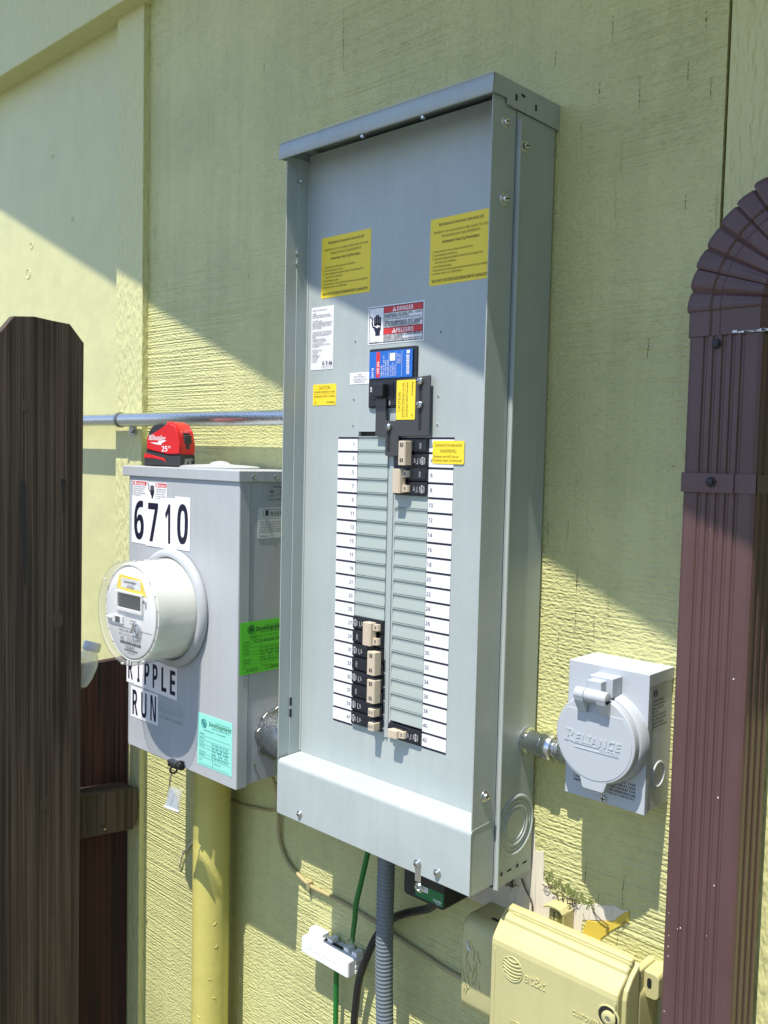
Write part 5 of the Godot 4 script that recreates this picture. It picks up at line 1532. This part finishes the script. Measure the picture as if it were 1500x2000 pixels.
# ---------------------------------------------------------------- generator inlet
func build_inlet() -> void:
	var I := thing("generator_inlet_box", Vector3(0.139, -0.413, 0), "pale grey generator inlet box with a round flip lid, right of the breaker panel", "inlet box")
	var x0 := 0.0880
	var x1 := 0.1895
	var y0 := -0.4135
	var y1 := -0.2560
	var zf := 0.0600
	var G: Material = M.inlet_grey
	var mb := MB.new(G)
	mb.box(Vector3(x0 + 0.0006, y0 + 0.0006, 0.0), Vector3(x1 - 0.0012, y1 - 0.0016, zf - 0.0035), 0.0006)
	part("box_body", mb, I)
	mb = MB.new(G)
	mb.box(Vector3(x0, y0, zf - 0.0016), Vector3(x1, y1, zf), 0.0012)
	mb.box(Vector3(x0, y1 - 0.0013, 0.0), Vector3(x1, y1, zf - 0.0008), 0.0005)
	mb.prism(v2([0.0, y1 - 0.0005, zf - 0.001, y1 - 0.0005, zf - 0.001, y1 - 0.018, zf - 0.006, y1 - 0.0135, 0.0, y1 - 0.0135]), 0, x1 - 0.0012, x1)
	mb.box(Vector3(x1 - 0.0012, y0 + 0.0006, zf - 0.0060), Vector3(x1, y1 - 0.018, zf - 0.0008))
	var cov := part("front_cover", mb, I)
	mb = MB.new(G)
	mb.torus(Vector3(x1 - 0.0012, -0.3745, 0.0275), Vector3.RIGHT, 0.0140, 0.0014, 30)
	part("knockout", mb, I)
	mb = MB.new(M.zinc)
	mb.lathe(v2([0, 0, 0.0042, 0, 0.0042, 0.001, 0.0034, 0.0028, 0, 0.0032]), Vector3(0.1395, -0.4075, zf), Vector3.BACK, 16)
	mb.use(M.dark_slot)
	mb.box(Vector3(0.1366, -0.4080, zf + 0.0028), Vector3(0.1424, -0.4070, zf + 0.0034))
	mb.box(Vector3(0.1390, -0.4104, zf + 0.0028), Vector3(0.1400, -0.4046, zf + 0.00335))
	part("screw", mb, cov)
	var K: Material = M.ink
	mb = MB.new(K)
	var rows := [["CAUTION: DO NOT START THE", 0], ["GENERATOR PRIOR TO THIS INLET AND", 1], ["LOAD BEING ENERGIZED WHEN THE", 2], ["SWITCH INLET AND THE GENERATOR", 3], ["ARE ON. FOR USE AT CAPACITY.", 4]]
	for r in rows:
		mb.text(r[0], Vector3(0.1780, -0.3828 - 0.0040 * r[1], zf + 0.0002), Vector3.RIGHT, Vector3.UP, 0.0026, 1, F.bold, 0.078 if r[1] < 4 else 0.060)
	mb.box(Vector3(0.0990, -0.3958, zf), Vector3(0.1790, -0.3955, zf + 0.0002))
	part("printed_warning", mb, cov)
	mb = MB.new(K)
	var side := ["LISTED  E104832", "Generator Inlet 8K", "Enclosed Type 3R", "NOT FOR", "CURRENT INTERRUPTION", "USE COPPER ONLY WIRE", "30 AMPS 250V MAX", "Replace with same type"]
	for k in side.size():
		mb.text(side[k], Vector3(x1 - 0.0009, -0.2885 - 0.0042 * k, 0.0470), Vector3.FORWARD, Vector3.UP, 0.0021 if k != 3 else 0.0027, -1, F.bold, 0.0016 * side[k].length())
	mb.torus(Vector3(x1 - 0.0010, -0.2795, 0.0420), Vector3.RIGHT, 0.0040, 0.0003, 18)
	mb.text("UL", Vector3(x1 - 0.0009, -0.2795, 0.0420), Vector3.FORWARD, Vector3.UP, 0.0040, 0, F.bold)
	part("side_print", mb, I)

	var c := Vector3(0.1392, -0.3340, zf)
	mb = MB.new(M.lid_grey)
	mb.lathe(v2([0.0, 0.0, 0.0535, 0.0, 0.0532, 0.004, 0.0520, 0.0145, 0.0508, 0.0160, 0, 0.0160]), c, Vector3.BACK, 56)
	mb.box(Vector3(0.1275, -0.2850, zf), Vector3(0.1570, -0.2630, zf + 0.0215), 0.0012)
	mb.box(Vector3(0.1310, -0.2800, zf + 0.02), Vector3(0.1490, -0.2662, zf + 0.0325), 0.0012)
	part("flange", mb, I)
	var lid := MB.new(M.lid_grey)
	var shape := PackedVector2Array()
	for k in 57:
		var a := deg_to_rad(-69.0 + 318.0 * k / 56.0)
		shape.append(Vector2(c.x + cos(a) * 0.0498, c.y + sin(a) * 0.0498))
	for p in [[-0.0165, -0.0505], [-0.0150, -0.0565], [-0.0120, -0.0590], [0.0120, -0.0590], [0.0150, -0.0565], [0.0165, -0.0505]]:
		shape.append(Vector2(c.x + p[0], c.y + p[1]))
	lid.prism(shape, 2, zf + 0.0165, zf + 0.0262, 0.0022, true)
	var L := part("flip_lid", lid, I)
	lid = MB.new(M.lid_grey)
	var inner := PackedVector2Array()
	for k in 41:
		var a := deg_to_rad(-222.0 + 264.0 * k / 40.0)
		inner.append(Vector2(c.x + cos(a) * 0.0462, c.y + sin(a) * 0.0462))
	lid.prism(inner, 2, zf + 0.026, zf + 0.0268, 0.0005)
	part("raised_face", lid, L)
	lid = MB.new(M.lid_grey)
	lid.cyl(Vector3(0.1190, -0.2832, zf + 0.0330), Vector3(0.1305, -0.2832, zf + 0.0330), 0.0072, 20, 0.0008)
	lid.cyl(Vector3(0.1315, -0.2832, zf + 0.0330), Vector3(0.1580, -0.2832, zf + 0.0330), 0.0072, 20, 0.0008)
	for x in [[0.1190, 0.1305], [0.1470, 0.1580]]:
		lid.prism(v2([zf + 0.0258, -0.2860, zf + 0.0400, -0.2845, zf + 0.0385, -0.2900, zf + 0.0300, -0.3030, zf + 0.0258, -0.3050]), 0, x[0], x[1])
	part("hinge", lid, L)
	lid = MB.new(M.lid_grey)
	lid.text("R", Vector3(0.1085, -0.3345, zf + 0.0267), Vector3.RIGHT, Vector3.UP, 0.0130, 0, F.serifb, 0.0110, 0.0008, 0.15)
	lid.text("ELIANCE", Vector3(0.1440, -0.3358, zf + 0.0267), Vector3.RIGHT, Vector3.UP, 0.0095, 0, F.bold, 0.0560, 0.0008, 0.15)
	lid.text("CONTROLS", Vector3(0.1580, -0.3442, zf + 0.0267), Vector3.RIGHT, Vector3.UP, 0.0030, 0, F.bold, 0.0230, 0.0006)
	lid.prism(v2([0.1130, -0.3412, 0.1455, -0.3412, 0.1455, -0.3424, 0.1140, -0.3424]), 2, zf + 0.0266, zf + 0.0274)
	lid.prism(v2([0.1150, -0.3462, 0.1700, -0.3462, 0.1702, -0.3472, 0.1158, -0.3472]), 2, zf + 0.0266, zf + 0.0274)
	part("embossed_lettering", lid, L)

	var F2 := thing("conduit_connector", Vector3(0.05, -0.379, 0.024), "shiny zinc conduit fitting between the breaker panel and the inlet box", "conduit fitting")
	mb = MB.new(M.zinc)
	var q := Vector3(0.0085, -0.3790, 0.0240)
	mb.lathe(v2([0.010, 0, 0.0175, 0, 0.0180, 0.0012, 0.0180, 0.0040, 0.0150, 0.0050]), q, Vector3.RIGHT, 12)
	part("locknut", mb, F2)
	mb = MB.new(M.zinc)
	mb.lathe(v2([0.0148, 0.0050, 0.0148, 0.0230, 0.0158, 0.0240, 0.0158, 0.0255, 0.0140, 0.0265]), q, Vector3.RIGHT, 30)
	part("connector_body", mb, F2)
	mb = MB.new(M.zinc)
	mb.lathe(v2([0.0140, 0.0265, 0.0170, 0.0272, 0.0178, 0.0290, 0.0178, 0.0400, 0.0168, 0.0420, 0.0130, 0.0425]), q, Vector3.RIGHT, 8)
	part("compression_nut", mb, F2)
	mb = MB.new(M.galvanised)
	mb.lathe(v2([0.0120, 0.0425, 0.0120, 0.0520, 0.0150, 0.0530, 0.0160, 0.0550, 0.0160, 0.0700, 0.0140, 0.0720, 0.0140, 0.0800]), q, Vector3.RIGHT, 26)
	part("nipple", mb, F2)

# ---------------------------------------------------------------- downspout
func build_downspout() -> void:
	var D := thing("brown_downspout", Vector3(0.262, -1.5, 0.045), "dark brown ribbed metal downspout with a crimped elbow on the right", "downspout")
	var x0 := 0.2245
	var x1 := 0.3005
	var zb := 0.0130
	var zf := 0.0760
	var flute := func(a0: float, b0: float, a1: float, b1: float, g: float) -> PackedVector2Array:
		# counter-clockwise outline with shallow grooves along the front and right side
		var p := PackedVector2Array()
		p.append(Vector2(a0 + 0.002, b0))
		p.append(Vector2(a1 - 0.002, b0))
		p.append(Vector2(a1, b0 + 0.002))
		for k in 3:
			var z := lerpf(b0, b1, 0.24 + 0.26 * k)
			p.append_array(PackedVector2Array([Vector2(a1, z - 0.0050), Vector2(a1 - g, z - 0.0030), Vector2(a1 - g, z + 0.0030), Vector2(a1, z + 0.0050)]))
		p.append(Vector2(a1, b1 - 0.005))
		p.append(Vector2(a1 - 0.0014, b1 - 0.0014))
		p.append(Vector2(a1 - 0.005, b1))
		for k in 5:
			var x := lerpf(a1, a0, 0.26 + 0.125 * k)
			p.append_array(PackedVector2Array([Vector2(x + 0.0024, b1), Vector2(x + 0.0009, b1 - g), Vector2(x - 0.0009, b1 - g), Vector2(x - 0.0024, b1)]))
		p.append(Vector2(a0 + 0.004, b1))
		p.append(Vector2(a0 + 0.0012, b1 - 0.0012))
		p.append(Vector2(a0, b1 - 0.004))
		p.append(Vector2(a0, b0 + 0.002))
		return p
	var mb := MB.new(M.brown_aluminium)
	mb.prism(flute.call(x0, zb, x1, zf, 0.0016), 1, -1.58, 0.1060, 0.0, false)
	var pipe := part("pipe", mb, D)
	mb = MB.new(M.paint_white)
	for k in 14:
		var p := Vector3(rng.randf_range(x0 + 0.003, x1 - 0.01), rng.randf_range(-0.75, 0.08), zf + 0.0002)
		if k < 7:
			p = Vector3(x0 + 0.012 + rng.randfn(0, 0.006), -0.525 + rng.randfn(0, 0.018), zf + 0.0002)
		var s := rng.randf_range(0.00025, 0.0007)
		mb.quad(p + Vector3(-s, -s * 1.6, 0), p + Vector3(s, -s, 0), p + Vector3(s * 0.8, s * 1.5, 0), p + Vector3(-s, s, 0), Vector3.BACK)
	var sp := part("paint_speck", mb, pipe)
	sp.set_meta("kind", "stuff")

	# crimped elbow that swings up and to the right
	var cen := Vector2(x0 + 0.1345, 0.1300)
	var ro := 0.1365
	var ri := 0.0560
	mb = MB.new(M.brown_aluminium)
	var sect := func(ang: float, bulge: float) -> PackedVector3Array:
		var q := PackedVector3Array()
		var d := Vector2(-cos(ang), sin(ang))
		var b0 := zb - 0.001
		var b1 := zf + 0.0015 + bulge
		var outl := [Vector2(ro + bulge, b0), Vector2(ro + bulge, b1 - 0.006), Vector2(ro + bulge - 0.0018, b1 - 0.0018), Vector2(ro + bulge - 0.006, b1), Vector2(lerpf(ro, ri, 0.3), b1 + 0.0005), Vector2(lerpf(ro, ri, 0.33), b1 - 0.0012), Vector2(lerpf(ro, ri, 0.42), b1 - 0.0012), Vector2(lerpf(ro, ri, 0.45), b1 + 0.0005), Vector2(ri + 0.006 - bulge * 0.3, b1), Vector2(ri - bulge * 0.3, b1 - 0.006), Vector2(ri, b0)]
		for o in outl:
			q.append(Vector3(cen.x + d.x * o.x, cen.y + d.y * o.x, o.y))
		return q
	var rings: Array = []
	# the straight collar below the bend
	var base: PackedVector3Array = sect.call(0.0, 0.0)
	var low := PackedVector3Array()
	for p in base:
		low.append(Vector3(p.x, 0.1050, p.z))
	rings.append(low)
	rings.append(base)
	var pleats := 11
	var tot := deg_to_rad(104.0)
	for k in pleats:
		var a := tot * k / pleats
		var st := tot / pleats
		var v := rng.randf_range(0.5, 1.3)
		a += rng.randfn(0, st * 0.06)
		rings.append(sect.call(a + st * 0.06, 0.0020 * v))
		rings.append(sect.call(a + st * 0.22, 0.0028 * v))
		rings.append(sect.call(a + st * 0.55, 0.0022 * v))
		rings.append(sect.call(a + st * 0.85, 0.0008))
		rings.append(sect.call(a + st * 0.985, -0.0008))
	for i in rings.size() - 1:
		var A: PackedVector3Array = rings[i]
		var B: PackedVector3Array = rings[i + 1]
		for j in A.size() - 1:
			var o := (A[j] + A[j + 1]) / 2.0 - Vector3(cen.x - (ro + ri) / 2.0 * cos(tot * 0.5 * i / rings.size() * 2.0), cen.y + (ro + ri) / 2.0 * sin(tot * i / rings.size()), (zb + zf) / 2.0)
			mb.quad(A[j], A[j + 1], B[j + 1], B[j], o)
	var el := part("elbow", mb, D)
	# what the elbow carries on to: a sloping length out of the picture
	mb = MB.new(M.brown_aluminium)
	var last: PackedVector3Array = rings[-1]
	var dirn := Vector3(sin(tot), cos(tot), 0.0)
	for j in last.size() - 1:
		var o := last[j] - (last[0] + last[5] + last[10]) / 3.0
		mb.quad(last[j], last[j + 1], last[j + 1] + dirn * 0.6, last[j] + dirn * 0.6, o)
	part("upper_pipe", mb, D)
	mb = MB.new(M.paint_white)
	for k in 14:
		var x := lerpf(x0 + 0.046, x1 + 0.002, pow(k / 13.0, 0.7))
		mb.box(Vector3(x, 0.1052 + rng.randf_range(0, 0.0008), zf + 0.0012), Vector3(x + rng.randf_range(0.001, 0.006), 0.1072 + rng.randf_range(-0.0006, 0.0012), zf + 0.0021))
	var ps := part("paint_scrape", mb, el)
	ps.set_meta("kind", "stuff")
	for s in [[0.2545, 0.0965, zf], [0.2560, -0.0425, zf + 0.0036]]:
		mb = MB.new(M.screw_black)
		mb.cyl(Vector3(s[0], s[1], s[2]), Vector3(s[0], s[1], s[2] + 0.0012), 0.0052, 18, 0.0004)
		mb.cyl(Vector3(s[0], s[1], s[2] + 0.001), Vector3(s[0], s[1], s[2] + 0.0046), 0.0042, 6, 0.0008)
		mb.use(M.dark_slot)
		mb.box(Vector3(s[0] - 0.0036, s[1] - 0.0006, s[2] + 0.0044), Vector3(s[0] + 0.0036, s[1] + 0.0006, s[2] + 0.0048))
		part("screw", mb, D)
	mb = MB.new(M.strap_brown)
	mb.box(Vector3(x0 - 0.0008, -0.0530, zb - 0.010), Vector3(x0 + 0.0004, -0.0335, zf + 0.0012), 0.0003)
	mb.box(Vector3(x1 - 0.0004, -0.0530, zb - 0.010), Vector3(x1 + 0.0008, -0.0335, zf + 0.0012), 0.0003)
	mb.box(Vector3(x0 - 0.0008, -0.0530, zf + 0.0002), Vector3(x1 + 0.0008, -0.0335, zf + 0.0012), 0.0003)
	mb.box(Vector3(x0 - 0.0004, -0.0535, zf + 0.0016), Vector3(x0 + 0.0545, -0.0335, zf + 0.0030), 0.0004)
	part("strap", mb, D)

# ---------------------------------------------------------------- telephone box
func build_telecom() -> void:
	var T := thing("telephone_network_box", Vector3(0.07, -0.9, 0), "tan plastic telephone network box under the breaker panel and inlet box", "utility box")
	var G: Material = M.telecom_tan
	var mb := MB.new(G)
	# base: a rounded tray, its upper edge sloping forward
	mb.prism(round_rect(-0.0625, -0.7480, 0.1860, -0.6205, 0.0120, 6), 2, 0.0, 0.0450, 0.0030, true)
	mb.prism(v2([0.0420, -0.6200, 0.0475, -0.6210, 0.0535, -0.6250, 0.0580, -0.6320, 0.0600, -0.6420, 0.0600, -0.7300, 0.0570, -0.7400, 0.0440, -0.7460]), 0, 0.0100, -0.0590, 0.0035, true)
	var base := part("base", mb, T)
	mb = MB.new(M.dark_slot)
	mb.prism(round_rect(-0.0280, 0.0330, -0.0130, 0.0385, 0.0026), 1, -0.6220, -0.6202)
	part("vent_slot", mb, base)
	# lid
	mb = MB.new(G)
	mb.prism(v2([0.0440, -0.5840, 0.0520, -0.5842, 0.0545, -0.5858, 0.0548, -0.5905, 0.0600, -0.5915, 0.0640, -0.5945, 0.0645, -0.5985, 0.0790, -0.6080, 0.0840, -0.6140, 0.0850, -0.6200, 0.0850, -0.748, 0.044, -0.748]), 0, 0.0090, 0.1800, 0.004, false)
	mb.prism(v2([0.0440, -0.5850, 0.0520, -0.5852, 0.0640, -0.5960, 0.0770, -0.6100, 0.0810, -0.6160, 0.0820, -0.6220, 0.0820, -0.748, 0.044, -0.748]), 0, 0.0090, 0.0045, 0.0025, false)
	mb.prism(v2([0.0440, -0.5900, 0.0600, -0.6000, 0.0720, -0.6120, 0.0750, -0.6220, 0.0750, -0.748, 0.044, -0.748]), 0, 0.1800, 0.1850, 0.0025, false)
	var lid := part("lid", mb, T)
	mb = MB.new(G)
	mb.box(Vector3(0.0180, -0.5912, 0.0546), Vector3(0.1800, -0.5880, 0.0566), 0.0008)
	mb.box(Vector3(0.1755, -0.748, 0.0846), Vector3(0.1780, -0.622, 0.0860), 0.0008)
	mb.box(Vector3(0.0130, -0.748, 0.0846), Vector3(0.0150, -0.625, 0.0856), 0.0005)
	part("lid_ridge", mb, lid)
	# raised globe and lettering
	mb = MB.new(G)
	var g := Vector3(0.0400, -0.6405, 0.0850)
	mb.lathe(v2([0.0155, 0.0002, 0.0150, 0.0012, 0.0138, 0.0006]), g, Vector3.BACK, 36)
	for k in 6:
		var y := -0.0105 + 0.0042 * k
		var hw := sqrt(maxf(0.0, 0.0138 * 0.0138 - y * y))
		mb.tube(PackedVector3Array([g + Vector3(-hw, y + 0.0018, 0.0004), g + Vector3(-hw * 0.3, y - 0.0012, 0.0006), g + Vector3(hw * 0.5, y - 0.0008, 0.0006), g + Vector3(hw, y + 0.0016, 0.0004)]), 0.0009, 6)
	part("raised_globe", mb, lid)
	mb = MB.new(G)
	mb.text("at&t", Vector3(0.0720, -0.6425, 0.0849), Vector3.RIGHT, Vector3.UP, 0.0105, 0, F.sans, 0.0290, 0.0011)
	mb.text("CUSTOMER", Vector3(0.1410, -0.6560, 0.0849), Vector3.RIGHT, Vector3.UP, 0.0052, 0, F.sans, 0.0330, 0.0010)
	mb.text("ACCESS", Vector3(0.1440, -0.6660, 0.0849), Vector3.RIGHT, Vector3.UP, 0.0052, 0, F.sans, 0.0240, 0.0010)
	mb.text("NETWORK", Vector3(0.0560, -0.7060, 0.0849), Vector3.RIGHT, Vector3.UP, 0.0052, 0, F.sans, 0.0330, 0.0010)
	mb.text("INTERFACE", Vector3(0.0560, -0.7150, 0.0849), Vector3.RIGHT, Vector3.UP, 0.0052, 0, F.sans, 0.0360, 0.0010)
	part("raised_lettering", mb, lid)
	mb = MB.new(M.dark_slot)
	mb.lathe(v2([0.0128, 0.0, 0.0128, 0.0004, 0.0, 0.0004]), Vector3(0.1690, -0.6420, 0.0850), Vector3.BACK, 24)
	mb.use(G)
	mb.torus(Vector3(0.1690, -0.6420, 0.0852), Vector3.BACK, 0.0130, 0.0012, 28)
	mb.lathe(v2([0.0085, 0.0, 0.0085, 0.0020, 0.0060, 0.0034, 0.0035, 0.0036, 0.0030, 0.0024, 0, 0.0024]), Vector3(0.1700, -0.6425, 0.0852), Vector3.BACK, 20)
	mb.use(M.zinc)
	mb.cyl(Vector3(0.1700, -0.6425, 0.0870), Vector3(0.1700, -0.6425, 0.0884), 0.0026, 8)
	part("lid_screw", mb, lid)
	# upper mounting tab with its screw
	mb = MB.new(G)
	mb.prism(v2([0.0440, -0.6220, 0.0690, -0.6220, 0.0690, -0.5850, 0.0660, -0.5800, 0.0600, -0.5785, 0.0500, -0.5790, 0.0440, -0.5810]), 2, 0.0, 0.0140, 0.001)
	mb.prism(v2([0.0420, -0.5815, 0.0500, -0.5775, 0.0600, -0.5770, 0.0670, -0.5785, 0.0715, -0.5830, 0.0700, -0.5855, 0.0660, -0.5815, 0.0600, -0.5800, 0.0500, -0.5805, 0.0430, -0.5840]), 2, 0.012, 0.0260, 0.0008)
	mb.box(Vector3(0.0695, -0.6120, 0.002), Vector3(0.0720, -0.5835, 0.0245), 0.0008)
	mb.box(Vector3(0.0380, -0.6280, 0.003), Vector3(0.0700, -0.6080, 0.0400), 0.002)
	part("mounting_tab", mb, base)
	mb = MB.new(G)
	mb.lathe(v2([0, 0, 0.0066, 0, 0.0066, 0.0036, 0.0054, 0.0048, 0, 0.0050]), Vector3(0.0545, -0.5935, 0.0140), Vector3.BACK, 18)
	mb.use(M.dark_slot)
	mb.box(Vector3(0.0538, -0.5995, 0.0186), Vector3(0.0552, -0.5875, 0.0194))
	part("mounting_screw", mb, base)
	# ear with a keyhole
	mb = MB.new(G)
	mb.prism(round_rect(0.1740, -0.6360, 0.2010, -0.6045, 0.006), 2, 0.0, 0.0300, 0.002)
	mb.box(Vector3(0.1720, -0.6400, 0.0), Vector3(0.1830, -0.6010, 0.0420), 0.003)
	mb.use(M.dark_slot)
	mb.prism(round_rect(0.1868, -0.6235, 0.1922, -0.6115, 0.0026), 2, 0.0295, 0.0303)
	part("mounting_ear", mb, base)
	# torn film left of a peeled sticker
	mb = MB.new(M.peel_film)
	for k in 26:
		var p := Vector3(rng.randf_range(-0.0530, -0.0270), rng.randf_range(-0.7150, -0.6550), 0.0602)
		var d := Vector3(rng.randfn(0, 0.3), 1, 0).normalized() * rng.randf_range(0.003, 0.011)
		mb.tube(PackedVector3Array([p - d, p + Vector3(rng.randfn(0, 0.0015), 0, 0.0006), p + d]), rng.randf_range(0.0006, 0.0016), 5)
	mb.use(M.white_vinyl)
	mb.flat(Vector3(-0.0500, -0.6480, 0.0612), Vector3(-0.0440, -0.6590, 0.0640), Vector3(-0.0400, -0.6610, 0.0612), Vector3.BACK)
	mb.flat(Vector3(-0.0500, -0.6480, 0.0612), Vector3(-0.0460, -0.6650, 0.0612), Vector3(-0.0440, -0.6590, 0.0640), Vector3.BACK)
	var pf := part("torn_sticker_film", mb, base)
	pf.set_meta("kind", "stuff")
